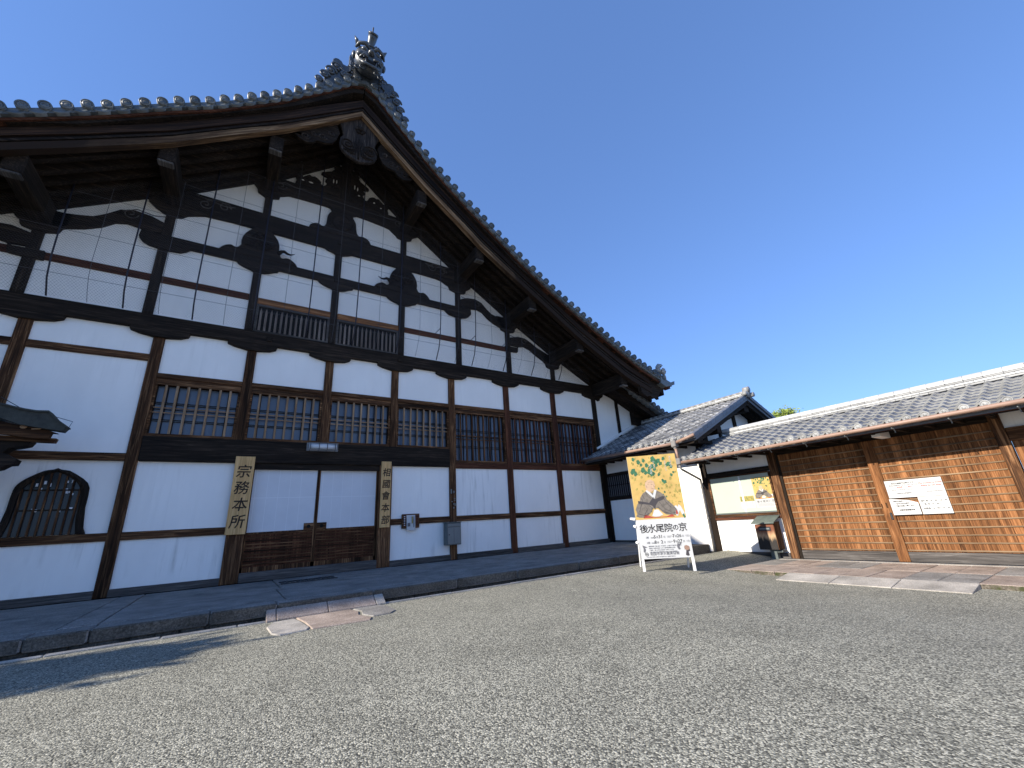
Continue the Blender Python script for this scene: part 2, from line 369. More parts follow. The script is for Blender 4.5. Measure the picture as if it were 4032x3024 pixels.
# edging stones between gravel and gutter
edg = structure('gutter_edging', MB().box(-14, 10.7, 7.80, 7.855, -0.2, 0.0), 'kerb_face')
ej = [-14, -9, -6, -4, -2.45, -1.68, -0.6, 0.25, 0.72]
ej2 = [2.32, 3.6, 4.9, 6.3, 7.7, 9.2, 10.7]
for J in (ej, ej2):
    for a, b in zip(J, J[1:]):
        mb = MB(); slab(mb, a, b, 7.775 + random.uniform(-.01, .01), 7.865, -0.15, 0.05 + random.uniform(-.004, .004), 0.004)
        part('edging_stone', mb, 'granite_pale', edg, bevel=0.012)
# ramp of slabs and flat stones in front of the hall doors
st = thing('doorstep', (1.45, 7.3, 0.03), 'pale stone doorstep ramp with flat slabs before the sliding doors', 'doorstep')
def quad(p, z_bot):
    n = len(p); vs = [tuple(q) for q in p] + [(q[0], q[1], z_bot) for q in p]
    return MB().add(vs, [tuple(range(n)), tuple(range(2 * n - 1, n - 1, -1))] + [(i, i + n, (i + 1) % n + n, (i + 1) % n) for i in range(n)])
for x0, x1, m in ((0.60, 0.735, 'granite_pink'), (0.735, 1.46, 'granite_pink'), (1.46, 2.2, 'granite_pink'), (2.2, 2.36, 'granite_pale')):
    part('slab', quad([(x0 + .005, 7.74, .055), (x1 - .005, 7.74, .055), (x1 - .005, 7.965, .175), (x0 + .005, 7.965, .175)], -.1), m, st, bevel=0.008)
for pl, m in (([(0.60, 6.78), (0.68, 6.60), (1.0, 6.66), (1.05, 6.8), (1.0, 7.40), (0.95, 7.66), (0.68, 7.60), (0.58, 7.3)], 'granite_pale'),
              ([(1.06, 6.66), (1.80, 6.60), (1.86, 6.75), (1.76, 7.1), (1.83, 7.40), (1.77, 7.71), (0.99, 7.71), (1.05, 7.2)], 'granite_pink'),
              ([(1.90, 6.82), (2.16, 6.84), (2.28, 7.0), (2.30, 7.4), (2.25, 7.70), (1.81, 7.71), (1.87, 7.4), (1.81, 7.1)], 'granite')):
    part('flat_stone', quad([(x, y, .046) for x, y in pl], -.1), m, st, bevel=0.01)
# paving before the gate
pav = structure('gate_paving', MB().box(10.12, 12.6, -3.0, 6.3, -0.35, -0.175), 'kerb_face')
yj = [6.35, 5.75, 5.25, 4.93, 4.45, 4.04, 3.60, 3.1, 2.62, 2.13, 1.62, 1.05, 0.4, -0.5, -1.6, -3.0]
for (x0, x1) in ((10.06, 11.2), (11.2, 12.42)):
    for a, b in zip(yj, yj[1:]):
        mb = MB(); slab(mb, x0, x1, b, a, -0.3, -0.152 + random.uniform(-.004, .004), 0.006)
        o = part('paving_slab', mb, 'granite_pink' if random.random() < 0.75 else 'granite', pav, bevel=0.008)
        if x0 < 10.5:
            o.data.materials.append(MT['mossy'])
            for f in o.data.polygons:
                if f.normal.x < -0.9: f.material_index = 1
mb = MB(); slab(mb, 12.43, 12.62, -3, 6.3, -0.3, -0.148); part('threshold_stone', mb, 'granite_pale', pav, bevel=0.006)
for a, b in ((4.95, 4.0), (4.0, 3.07), (3.07, 2.1)):
    part('ramp_slab', quad([(9.48, b + .006, -.215), (10.05, b + .006, -.15), (10.05, a - .006, -.15), (9.48, a - .006, -.215)][::1], -.34), 'granite_pale', pav, bevel=0.006)
rk = structure('foundation_rocks', MB().box(11.9, 12.9, 7.0, 9.3, -0.3, -0.14), 'rock')
for i in range(26):
    x, y = random.uniform(11.9, 12.68), random.uniform(7.9, 9.4); r = random.uniform(.07, .2)
    part('rock', MB().sphere((x, y, -.13), (r, r * random.uniform(.7, 1.2), r * random.uniform(.35, .6)), 7, 5), 'rock', rk)

# ---------------------------------------------------------------- main hall
hall = thing('temple_hall', (4.0, FY, 0.24), 'tall white plastered temple hall with black timber frame under a steep tiled gable roof', 'temple hall')
C0 = 1.92
ZD = [(0, 15.32), (.3, 15.2), (.65, 14.85), (1.17, 14.28), (1.67, 13.78), (2.18, 13.22), (2.68, 12.78), (3.2, 12.33), (3.72, 11.9), (4.3, 11.5), (4.85, 11.08), (5.4, 10.66), (6.2, 10.1), (7.03, 9.56), (7.9, 9.04), (8.77, 8.56), (9.64, 8.09), (10.5, 7.65), (11.38, 7.21), (12.3, 6.85), (13.2, 6.58)]
SF = [(0, 13.85), (1.9, 12.15), (2.7, 11.6), (4.15, 10.53), (4.95, 10.03), (6.35, 9.1), (6.9, 8.78), (8.5, 7.84), (9.05, 7.55), (10.6, 6.73), (11.4, 6.42), (12.7, 6.04), (13.5, 5.68)]
BT = [(0, 14.69), (.75, 14.05), (2.13, 12.85), (3.3, 11.88), (4.3, 11.12), (5.75, 10.0), (6.5, 9.58), (8.5, 8.4), (10.8, 7.18), (12.4, 6.5)]
BB = [(0, 13.95), (.9, 13.15), (2.05, 12.15), (3.25, 11.22), (4.3, 10.38), (5.75, 9.42), (6.5, 8.95), (8.5, 7.68), (10.8, 6.47), (12.4, 5.9)]
def curve_strip(f_top, f_bot, y0, y1, d0, d1, side, n=40):
    mb = MB(); ds = [d0 + (d1 - d0) * i / n for i in range(n + 1)]
    vs = []
    for d in ds:
        x = C0 + side * d
        vs += [(x, y0, f_bot(d)), (x, y0, f_top(d)), (x, y1, f_top(d)), (x, y1, f_bot(d))]
    fs = []
    for i in range(n):
        a = i * 4; b = a + 4
        for k in range(4):
            q = (a + k, a + (k + 1) % 4, b + (k + 1) % 4, b + k)
            fs.append(q if side < 0 else q[::-1])
    fs += [(0, 1, 2, 3) if side > 0 else (3, 2, 1, 0), tuple(n * 4 + k for k in ((3, 2, 1, 0) if side > 0 else (0, 1, 2, 3)))]
    mb.add(vs, fs); L = 0; mb.uv = []
    for i, d in enumerate(ds):
        if i: L += math.hypot(ds[i] - ds[i - 1], f_bot(ds[i]) - f_bot(ds[i - 1]))
        mb.uv += [(L, 0), (L, f_top(d) - f_bot(d)), (L, f_top(d) - f_bot(d) + .1), (L, -.1)]
    return mb
zd = lambda d: lerp(ZD, d); sf = lambda d: lerp(SF, d); bt = lambda d: lerp(BT, d); bb = lambda d: lerp(BB, d)
roof = part('roof', curve_strip(lambda d: zd(d) - .04, lambda d: zd(d) - .2, 10.36, 34, 0, 13.3, 1), 'tile_main', hall)
rl = part('roof_slope', curve_strip(lambda d: zd(d) - .04, lambda d: zd(d) - .2, 10.36, 34, 0, 13.3, -1), 'tile_main', roof)
for sd in (1, -1):
    part('eaves_board', curve_strip(lambda d: zd(d) - .24, lambda d: zd(d) - .31, 10.42, 10.7, .02, 13.25, sd), 'red_X', roof)
    part('eaves_lath', curve_strip(lambda d: zd(d) - .31, lambda d: max(bt(d), zd(d) - .5) + .0, 10.47, 10.9, .02, 12.9, sd), 'dark_X', roof)
    # bargeboard with its mouldings
    b = part('bargeboard', curve_strip(bt, lambda d: bb(d) + .16, 10.60, 10.74, .0, 12.4, sd), 'barge', roof)
    f1 = lambda d: bb(d) + .38
    part('upper_moulding', curve_strip(lambda d: bb(d) + .60, f1, 10.555, 10.6, .0, 12.1, sd), 'barge', roof)
    part('lower_moulding', curve_strip(lambda d: bb(d) + .20, lambda d: bb(d) + .0, 10.565, 10.745, .0, 12.2, sd), 'tan', roof)
    part('fillet', curve_strip(lambda d: bb(d) + .30, lambda d: bb(d) + .24, 10.56, 10.6, .0, 12.2, sd), 'dark_X', roof)
    # scroll at the foot of the bargeboard
    sc = [(12.0, 6.55), (12.9, 6.42), (13.0, 6.2), (12.75, 6.1), (12.62, 5.93), (12.45, 5.83), (12.2, 5.78), (12.05, 5.86), (11.85, 5.80), (11.6, 5.92), (11.5, 6.2)]
    part('scroll_end', MB().prism([(C0 + sd * a, b_) for a, b_ in sc], 10.59, 10.75), 'dark_X', roof)
    # soffit boards and rafters
    part('soffit', curve_strip(lambda d: sf(d) + .5, lambda d: sf(d) + .24, 10.745, FY + .3, .02, 13.2, sd), 'dark_X', roof)
    for k in range(5):
        y = 10.98 + k * .36
        part('rafter', curve_strip(lambda d: sf(d) + .26, lambda d: sf(d) + .06, y, y + .13, .05, 13.1, sd), 'dark_X', roof)
    part('eaves_plate', curve_strip(lambda d: sf(d) + .26, lambda d: sf(d) + .0, FY - .02, FY + .2, .0, 13.4, sd), 'dark_X', roof)
    # eave return
    x = C0 + sd * 13.3
    part('eave_tip', MB().prism([(C0 + sd * 12.6, 6.72), (C0 + sd * 13.25, 6.52), (C0 + sd * 13.52, 6.62), (C0 + sd * 13.48, 6.45), (C0 + sd * 12.9, 6.28), (C0 + sd * 12.6, 6.4)], 10.34, 34), 'tile_main', roof)
# verge tiles with round faces
def verge_mesh():
    mb = MB(); n = 16
    mb.tube([(0, 0, 0), (0, .42, 0)], .112, n)
    mb.tube([(0, -.012, 0), (0, .0, 0)], [.112, .112], n)
    b = len(mb.v)
    prof = [(.112, -.012), (.108, -.026), (.092, -.026), (.086, -.010), (.070, -.010), (.066, -.020), (.045, -.020), (.040, -.008), (.0, -.010)]
    for r, y in prof:
        for k in range(n): mb.v.append((max(r, .001) * cos(2 * pi * k / n), y, max(r, .001) * sin(2 * pi * k / n)))
    for i in range(len(prof) - 1):
        for k in range(n):
            mb.f.append((b + i * n + k, b + (i + 1) * n + k, b + (i + 1) * n + (k + 1) % n, b + i * n + (k + 1) % n)); mb.mi.append(0)
    return mb
vm = verge_mesh().mesh('verge_tile', 'tile_main', True)
def lip_mesh(w=.28):                                   # hanging crescent lip between two round tiles
    mb = MB(); n = 8; vs = []
    for y in (-.0, .30):
        for i in range(n + 1):
            t = -1 + 2 * i / n; vs.append((t * w / 2, y, -.10 - .045 * (1 - t * t))); 
        for i in range(n + 1):
            t = -1 + 2 * i / n; vs.append((t * w / 2, y, -.165 - .055 * (1 - t * t)))
    m = n + 1; fs = []
    for i in range(n):
        fs += [(i, m + i, m + i + 1, i + 1), (i, i + 1, 2 * m + i + 1, 2 * m + i), (m + i, 3 * m + i, 3 * m + i + 1, m + i + 1)]
    mb.add(vs, fs); return mb
lm = lip_mesh().mesh('verge_pan', 'tile_main', True)
for sd in (1, -1):
    d = 0.28; k = 0
    while d < 12.95:
        z = zd(d); sl_ = (zd(d + .1) - zd(d - .1)) / .2; ang = math.atan(sl_) * -sd
        inst('verge_tile', vm, roof, (C0 + sd * d, 10.33 + random.uniform(-.012, .012), z - .0), (0, 0, random.uniform(-.04, .04)))
        st_ = .282 / sqrt(1 + sl_ * sl_) * 1.15
        dm = d + st_ / 2
        o = inst('verge_pan', lm, roof, (C0 + sd * dm, 10.35, zd(dm) + .035), (0, ang, 0)); o.scale = (1.1 / cos(math.atan(sl_)) * .8, 1, 1)
        d += min(.285, st_ + .03); k += 1
# ridge running back and the demon-face end tile
part('ridge', MB().prism([(C0 - .42, 15.1), (C0 - .30, 15.9), (C0 + .30, 15.9), (C0 + .42, 15.1)], 10.5, 34).tube([(C0, 10.5, 15.95), (C0, 34, 15.95)], .16, 10), 'tile_main', roof)
ONI = [(-1.36, 13.82), (-1.36, 14.08), (-1.25, 14.15), (-1.18, 14.16), (-1.19, 14.37), (-1.12, 14.46), (-1.11, 14.63), (-1.03, 14.71), (-1.03, 14.91), (-1.01, 15.07), (-1.0, 15.28), (-.94, 15.37), (-.85, 15.40), (-.75, 15.35), (-.70, 15.26), (-.59, 15.26), (-.54, 15.40), (-.54, 15.80), (-.48, 15.93), (-.45, 16.0), (0, 16.1), (.34, 16.05), (.40, 15.92), (.45, 15.85), (.45, 15.5), (.50, 15.36), (.58, 15.27), (.65, 15.38), (.76, 15.44), (.88, 15.40), (.92, 15.26), (.95, 15.06), (1.0, 14.9), (1.04, 14.68), (1.1, 14.5), (1.2, 14.4), (1.3, 14.2), (1.4, 14.05), (1.36, 13.85), (.95, 14.15), (.4, 14.72), (0, 14.95), (-.4, 14.72), (-.95, 14.15)]
oni = part('ridge_end_tile', MB().prism([(C0 + a * 1.03, 1.2 + (b - 1.2) * 1.022) for a, b in ONI], 10.385, 10.52), 'oni', roof)
bv(oni, .025, 2)
def spiral(cx, cz, r0, r1, turns, y, th, flip=1, n=26, ph=0):
    pts = []
    for i in range(n):
        t = i / (n - 1); a = ph + flip * turns * 2 * pi * t; r = r0 + (r1 - r0) * t; pts.append((cx + r * cos(a), y, cz + r * sin(a)))
    return pts
rel = MB()
for cx, cz, r in ((-.92, 15.28, .17), (-1.06, 15.0, .18), (-.66, 15.1, .13), (-1.22, 14.72, .15), (-1.36, 14.42, .11), (.92, 15.28, .16), (1.04, 15.0, .16), (.70, 15.12, .12), (1.16, 14.72, .14), (1.34, 14.40, .11)):
    rel.tube(spiral(C0 + cx, cz, r, .04, 1.6, 10.36, .02), .034, 6); rel.sphere((C0 + cx, 10.36, cz), (.06, .05, .06), 8, 6)
for sd in (-1, 1):
    rel.tube([(C0 + sd * .50, 10.36, 15.85), (C0 + sd * .50, 10.36, 15.35), (C0 + sd * .66, 10.36, 15.2), (C0 + sd * .85, 10.36, 15.3)], .03, 6)
    for k in range(5): rel.sphere((C0 + sd * .44, 10.36, 15.75 - k * .14), (.04, .04, .05), 8, 6)
    for k in range(3): rel.sphere((C0 + sd * (.6 + .12 * k), 10.36, 15.12 + .03 * k), (.05, .04, .045), 8, 6)
part('relief', rel, 'oni', roof, True)
fc = MB()                                              # the demon face itself
fc.sphere((C0, 10.02, 15.72), (.42, .36, .50), 20, 14)
for sd in (-1, 1):
    fc.sphere((C0 + sd * .17, 9.74, 15.80), (.105, .10, .085), 12, 8); fc.sphere((C0 + sd * .17, 9.665, 15.80), (.035, .03, .035), 8, 6)
    fc.tube([(C0 + sd * .05, 9.70, 15.86), (C0 + sd * .17, 9.64, 15.95), (C0 + sd * .33, 9.74, 15.98), (C0 + sd * .41, 9.88, 15.90)], [.05, .065, .055, .03], 8)
    fc.tube([(C0 + sd * .33, 9.95, 16.08), (C0 + sd * .40, 9.86, 16.22), (C0 + sd * .46, 9.84, 16.30)], [.075, .05, .012], 8)
    fc.sphere((C0 + sd * .27, 9.78, 15.58), (.12, .11, .10), 10, 8)
    fc.tube([(C0 + sd * .08, 9.66, 15.44), (C0 + sd * .20, 9.66, 15.50), (C0 + sd * .31, 9.76, 15.40)], [.04, .05, .03], 8)
    fc.tube([(C0 + sd * .19, 9.67, 15.44), (C0 + sd * .21, 9.62, 15.32)], [.035, .006], 6)
    fc.tube([(C0 + sd * .14, 9.68, 15.18), (C0 + sd * .15, 9.62, 15.33)], [.035, .006], 6)
    fc.sphere((C0 + sd * .43, 10.0, 15.72), (.06, .10, .13), 10, 8)
    fc.tube([(C0 + sd * .06, 9.72, 16.0), (C0 + sd * .12, 9.70, 16.1), (C0 + sd * .22, 9.78, 16.16)], .03, 6)
    for k in range(3): fc.tube(spiral(C0 + sd * (.20 + .12 * k), 15.12 - .03 * k, .09, .02, 1.4, 9.80 + .05 * k, 0), .022, 6)
fc.sphere((C0, 9.64, 15.64), (.10, .13, .085), 12, 8)
fc.tube([(C0 - .28, 9.74, 15.26), (C0 - .12, 9.66, 15.15), (C0 + .12, 9.66, 15.15), (C0 + .28, 9.74, 15.26)], .05, 8)
fc.tube([(C0 - .14, 9.7, 16.03), (C0, 9.66, 15.98), (C0 + .14, 9.7, 16.03)], .03, 6)
fc.v = [(C0 + (x - C0) * 1.12, y + .12, 15.72 + (z - 15.72) * 1.08 + .14) for x, y, z in fc.v]
part('demon_face', fc, 'oni', roof, True)
part('mouth', MB().sphere((C0, 9.84, 15.44), (.25, .06, .11), 12, 8), 'void', roof, True)
part('bird_perch_tile', MB().tube([(C0 + .0, 10.28, 16.1), (C0 + .01, 10.27, 16.45), (C0 + .03, 10.2, 16.76), (C0 + .05, 10.12, 16.96), (C0 + .06, 10.02, 17.08)], [.085, .09, .11, .14, .155], 18).tube([(C0 + .06, 10.03, 17.07), (C0 + .06, 9.99, 17.11)], [.165, .165], 18), 'oni', roof, True)
part('lightning_spike', MB().tube([(C0 + .05, 10.12, 17.05), (C0 + .07, 10.12, 17.6)], .024, 6), 'iron', roof)
# lion ornament near the right eave tip (and its twin)
for sd in (1, -1):
    cx = C0 + sd * 12.62
    mb = MB().sphere((cx - sd * .0, 10.4, 6.98), (.15, .12, .10), 10, 8).sphere((cx + sd * .22, 10.36, 6.96), (.12, .12, .13), 10, 8)
    mb.tube([(cx - sd * .08, 10.4, 6.98), (cx - sd * .02, 10.4, 7.14), (cx + sd * .06, 10.4, 7.24), (cx + sd * .2, 10.4, 7.26), (cx + sd * .30, 10.4, 7.34)], [.07, .09, .08, .06, .01], 8)
    for k in range(5): mb.tube([(cx + sd * (.0 + .05 * k), 10.4, 7.08 + .03 * k), (cx + sd * (.12 + .05 * k), 10.36, 7.1 + .045 * k)], [.035, .008], 5)
    for k in range(7): a = k * .9; mb.sphere((cx + sd * (.22 + .1 * cos(a)), 10.30, 6.97 + .1 * sin(a)), .045, 7, 5)
    mb.tube([(cx + sd * .05, 10.4, 6.9), (cx + sd * .05, 10.4, 6.7)], .05, 6).tube([(cx + sd * .25, 10.36, 6.88), (cx + sd * .3, 10.36, 6.6)], .06, 6)
    part('lion_tile', mb, 'tile_edge', roof, True)
# gable pendant (gegyo)
GEG = [(-.67, 13.51), (-.55, 13.28), (-.48, 13.02), (-.56, 12.88), (-.58, 12.64), (-.50, 12.42), (-.33, 12.28), (-.18, 12.23), (0, 12.16), (.18, 12.23), (.33, 12.28), (.50, 12.42), (.58, 12.64), (.56, 12.88), (.48, 13.02), (.55, 13.28), (.67, 13.51), (.02, 14.08), (-.02, 14.08)]
geg = part('gable_pendant', MB().prism([(C0 + a, b) for a, b in GEG], 10.70, 10.82), 'gegyo', roof); bv(geg, .02)
mb = MB()
for sd in (-1, 1):
    mb.tube(spiral(C0 + sd * .33, 12.72, .235, .05, 1.7, 10.69, 0, sd), .026, 6)
    mb.tube(spiral(C0 + sd * .33, 12.72, .15, .03, 1.2, 10.69, 0, sd, ph=1.0), .018, 6)
    for k in range(3): mb.tube([(C0 + sd * (.10 + .05 * k), 10.69, 12.98 - .1 * k), (C0 + sd * (.05 + .04 * k), 10.69, 12.7 - .08 * k), (C0 + sd * (.1 + .08 * k), 10.69, 12.42 + .02 * k), (C0 + sd * (.25 + .1 * k), 10.69, 12.36 + .04 * k)], .02, 6)
mb.tube([(C0, 10.69, 13.05), (C0, 10.68, 12.25)], .025, 6)
for k in range(6): a = k * pi / 3; mb.sphere((C0 + .11 * cos(a), 10.68, 13.45 + .11 * sin(a)), (.06, .03, .06), 8, 6)
mb.sphere((C0, 10.66, 13.45), (.06, .06, .06), 10, 8)
part('pendant_carving', mb, 'dark_X', roof, True)
for sd in (-1, 1):
    FIN = [(1.85, 12.54), (1.79, 12.43), (1.68, 12.33), (1.58, 12.29), (1.46, 12.26), (1.29, 12.34), (1.20, 12.46), (1.10, 12.49), (.95, 12.50), (.77, 12.60), (.65, 12.82), (.63, 12.95), (.58, 13.1), (.7, 13.45), (1.9, 12.42)]
    part('pendant_fin', MB().prism([(C0 + sd * a, b - .05) for a, b in FIN], 10.752, 10.84), 'dark_X', roof)
    mb = MB()
    for cx, cz, r in ((1.5, 12.42, .12), (1.05, 12.64, .12), (.82, 12.9, .09), (1.3, 12.62, .08)):
        mb.tube(spiral(C0 + sd * cx, cz, r, .03, 1.5, 10.75, 0, sd), .022, 6)
    part('fin_carving', mb, 'gegyo', roof, True)
# lower skirt roof on the right flank
sk = lambda x: 6.02 - .47 * (x - 15.0)
part('skirt_roof', MB().prism([(13.0, sk(13.0)), (16.7, sk(16.7)), (16.7, sk(16.7) - .15), (13.0, sk(13.0) - .15)], 11.55, 12.9), 'tile_main', roof)
part('skirt_bargeboard', MB().prism([(13.0, sk(13.0) - .16), (16.4, sk(16.4) - .16), (16.4, sk(16.4) - .42), (13.0, sk(13.0) - .52)], 11.75, 11.85), 'dark_X', roof)
part('skirt_soffit', MB().prism([(12.8, sk(12.8) - .2), (16.4, sk(16.4) - .2), (16.4, sk(16.4) - .3), (12.8, sk(12.8) - .32)], 11.85, 16), 'dark_X', roof)
part('skirt_bracket', MB().prism([(14.9, 5.1), (16.0, 5.1), (16.1, 5.45), (14.9, 5.75)], 12.35, 12.6), 'dark_X', roof)
for k in range(9):
    x = 14.0 + k * .265; inst('verge_tile', vm, roof, (x, 11.5, sk(x) + .0)); o = inst('verge_pan', lm, roof, (x + .13, 11.52, sk(x + .13) + .03), (0, .44, 0))

# --- plaster panels bay by bay
def soff_poly(x0, x1, z0):
    pts = [(x0, z0), (x1, z0)]; n = max(2, int((x1 - x0) / .4)); up = []
    for i in range(n + 1):
        x = x1 + (x0 - x1) * i / n; up.append((x, sf(abs(x - C0)) + .12))
    if x0 < C0 < x1: up.append((C0, sf(0) + .12)); up.sort(key=lambda p: -p[0])
    return pts + up
uposts = [-9.1, -6.89, -4.66, -2.43, -.27, 1.88, 4.04, 6.19, 8.35, 10.5, 12.7, 15.3]
for a, b in zip(uposts, uposts[1:]):
    z0 = 6.6 if a < 12 else 4.0
    part('plaster_panel', MB().prism(soff_poly(a + .004, b - .004, z0), FY + .06, FY + .2), 'plaster', hall)
lposts = [-8.8, -6.6, -4.38, -2.09, -.11, 1.89, 3.88, 5.87, 8.12, 10.37, 12.65]
for i, (a, b) in enumerate(zip(lposts, lposts[1:])):
    a += .004; b -= .004
    if -.2 < b < -.1: b = -.03
    if 3.8 < a < 3.9: a = 3.82
    if a < -2.2: rows = [(.3, 1.43), (1.43, 3.13), (3.13, 5.56), (5.56, 6.6)]
    elif a < -.2: rows = [(.3, 1.43), (1.43, 3.3), (5.1, 6.6)]
    elif b < 3.9: rows = [(5.1, 6.6)]
    elif b < 5.9: rows = [(.3, 1.43), (1.43, 3.3), (5.1, 6.6)]
    else: rows = [(.3, 1.43), (1.43, 3.1), (5.1, 6.6)]
    for z0, z1 in rows:
        kato = (b < -2 and z0 == 1.43 and a > -5)
        part('plaster_panel', MB().box(a, b, FY + (.10 if kato else .06), FY + .2, z0, z1), 'plaster_lower' if z1 < 3.2 else 'plaster', hall)
part('leak_blocker', MB().box(-9, 12.9, FY + .45, FY + .55, 0, 6.6).prism(soff_poly(-9, 14.8, 6.5), FY + .45, FY + .55), 'void', hall)  # black backing added behind the front to stop sun leaking through gaps
# --- posts
for x in lposts:
    w = .115
    if x in (-.11, 1.89, 3.88): part('post', MB().box(x - .112, x + .112, FY, FY + .2, 3.6, 6.12), 'brown_Z', hall, bevel=.008)
    else: part('post', MB().box(x - w, x + w, FY, FY + .2, .24, 6.12), 'brown_Z' if x < 6.5 else ('red_Z' if x < 12 else 'dark_Z'), hall, bevel=.01)
part('post', MB().box(-.08, .29, FY - .04, FY + .2, .235, 3.06), 'brown_Z', hall, bevel=.012)
part('post', MB().box(3.50, 3.87, FY - .04, FY + .2, .235, 3.06), 'brown_Z', hall, bevel=.012)
for x in uposts[1:-1]:
    d = abs(x - C0); top = sf(d) - .35; w = .105
    if abs(x - 1.88) < .05: top = 9.95
    if abs(x - 12.7) < .05: continue
    part('upper_post', MB().box(x - w, x + w, FY, FY + .2, 6.6, top), 'dark_Z', hall, bevel=.008)
part('upper_post', MB().box(13.98, 14.13, FY, FY + .15, 3.8, 6.3), 'dark_Z', hall)
part('king_post', MB().box(1.74, 2.06, FY - .02, FY + .15, 12.1, 13.9), 'dark_Z', hall)
# --- beams and rails
part('tie_beam', MB().box(-9.5, 12.72, FY - .06, FY + .1, 6.31, 6.69), 'dark_X', hall, bevel=.012)
BR = [(-.58, 6.33), (-.58, 6.23), (-.42, 6.17), (-.12, 6.11), (.12, 6.11), (.42, 6.15), (.57, 6.22), (.60, 6.33)]
for x in lposts: 
    pts = BR if x < 12 else [(-.62, 6.33), (-.62, 6.23), (-.42, 6.16), (-.12, 6.11), (.15, 6.11), (.30, 6.05), (.36, 6.16), (.52, 6.25), (.60, 6.40), (.2, 6.5)]
    part('bracket', MB().prism([(x + a, b) for a, b in pts], FY - .055, FY + .12), 'dark_X', hall, bevel=.01)
part('lintel_beam', MB().box(-1.975, 5.755, FY - .05, FY + .1, 3.045, 3.625), 'dark_X', hall, bevel=.015)
part('door_head', MB().box(.29, 3.50, FY + .0, FY + .12, 2.895, 3.045), 'dark_X', hall)
def bayrail(name, xa, xb, z0, z1, mat, y=FY + .015, b=.006): return part(name, MB().box(xa, xb, y, FY + .12, z0, z1), mat, hall, bevel=b)
for a, b in zip(lposts, lposts[1:]):
    xa, xb = a + .112, b - .112
    if b < -2: bayrail('rail', xa, xb, 3.05, 3.22, 'brown_X'); bayrail('rail', xa, xb, 5.48, 5.655, 'brown_X')
    if a > 5.8: bayrail('rail', xa, xb, 3.01, 3.20, 'red_X')
    if a > -2.2:
        bayrail('window_head', xa, xb, 5.08, 5.195, 'brown_X', FY + .0); bayrail('window_head', xa, xb, 4.955, 5.08, 'brown_X', FY + .03)
    if not (a > -.2 and b < 3.9):
        xx = xb if not (a < -.2 and b > -.2) else -.08
        xm = xa if not abs(a - 3.88) < .01 else 3.87
        bayrail('rail', xm, xx, 1.345, 1.515, 'grey_X' if random.random() < .0 else 'brown_X'); bayrail('sill', xm, xx, .235, .39, 'grey_X', FY - .03)
for xa, xb, z in ((-6.78, -4.77, 7.65), (-4.55, -2.54, 7.65), (-2.32, -.38, 7.65), (4.15, 6.08, 7.58), (6.3, 8.24, 7.60)):
    bayrail('red_rail', xa, xb, z, z + .19, 'red_X')
# curved brackets, beams and carved struts of the gable
DP = lambda name, poly, y0=FY - .045, y1=FY + .1, mat='dark_X', b=.008: part(name, MB().prism(poly, y0, y1), mat, hall, bevel=b)
mir = lambda poly, c=1.885: [(2 * c - a, b) for a, b in poly]
DP('second_beam', [(-2.95, 8.84), (-2.86, 8.72), (-2.73, 8.65), (-2.4, 8.60), (-2.06, 8.63), (-1.95, 8.70), (-1.86, 8.79), (5.63, 8.79), (5.72, 8.70), (5.83, 8.63), (6.09, 8.60), (6.3, 8.60), (6.5, 8.65), (6.62, 8.72), (6.72, 8.84), (6.70, 9.04), (-2.93, 9.04)])
RB = [(-.54, 8.80), (-.50, 8.73), (-.39, 8.67), (-.27, 8.63), (-.15, 8.60), (-.10, 8.56), (.11, 8.57), (.28, 8.62), (.40, 8.69), (.50, 8.72), (.54, 8.80)]
for x in (-.27, 1.88, 4.04): DP('bracket', [(x + a, b) for a, b in RB])
DP('third_beam', [(-2.35, 10.5), (-2.6, 10.5), (-2.86, 10.12), (-2.95, 10.0), (-2.78, 9.84), (-2.58, 9.72), (-2.39, 9.68), (-2.2, 9.72), (-2.09, 9.84), (-1.9, 9.92), (-1.72, 9.99), (-1.05, 10.03), (4.82, 10.03), (5.29, 10.02), (5.5, 9.99), (5.66, 9.90), (5.80, 9.85), (5.85, 9.71), (6.10, 9.64), (6.28, 9.64), (6.49, 9.69), (6.52, 9.83), (6.63, 9.90), (6.74, 9.99), (6.45, 10.45), (6.1, 10.55), (5.9, 10.63), (-2.1, 10.63)])
MB3 = [(-.50, 10.06), (-.36, 9.98), (-.18, 9.93), (-.10, 9.89), (.10, 9.90), (.28, 9.96), (.42, 10.03), (.50, 10.06)]
DP('bracket', [(1.88 + a, b) for a, b in MB3])
DP('fourth_beam', [(-.9, 11.72), (-.73, 11.66), (-.61, 11.52), (-.58, 11.38), (-.40, 11.28), (-.16, 11.30), (0, 11.36), (.02, 11.48), (.25, 11.60), (.55, 11.63), (1.2, 11.66), (2.6, 11.66), (3.3, 11.60), (3.5, 11.56), (3.62, 11.46), (3.74, 11.38), (3.80, 11.30), (4.0, 11.26), (4.15, 11.28), (4.32, 11.35), (4.34, 11.47), (4.51, 11.58), (4.62, 11.66), (4.1, 12.05), (3.8, 12.14), (0, 12.14), (-.3, 12.0)])
for x in (-4.66, 8.35, 10.5, -6.89):
    z = sf(abs(x - C0)) - .62; HB = [(-.50, .62), (-.44, .28), (-.34, .20), (-.30, .06), (-.10, 0), (.10, 0), (.32, .06), (.36, .20), (.44, .26), (.48, .62)]
    DP('bracket', [(x + a, z + b) for a, b in HB])
E1 = [(6.29, 9.09), (6.5, 9.02), (6.72, 9.09), (7.0, 9.13), (7.22, 9.06), (7.44, 8.85), (7.72, 8.69), (7.94, 8.61), (8.3, 8.53), (8.3, 8.93), (7.91, 9.0), (7.62, 9.07), (7.4, 9.24), (7.18, 9.46), (6.9, 9.55), (6.57, 9.51), (6.29, 9.40)]
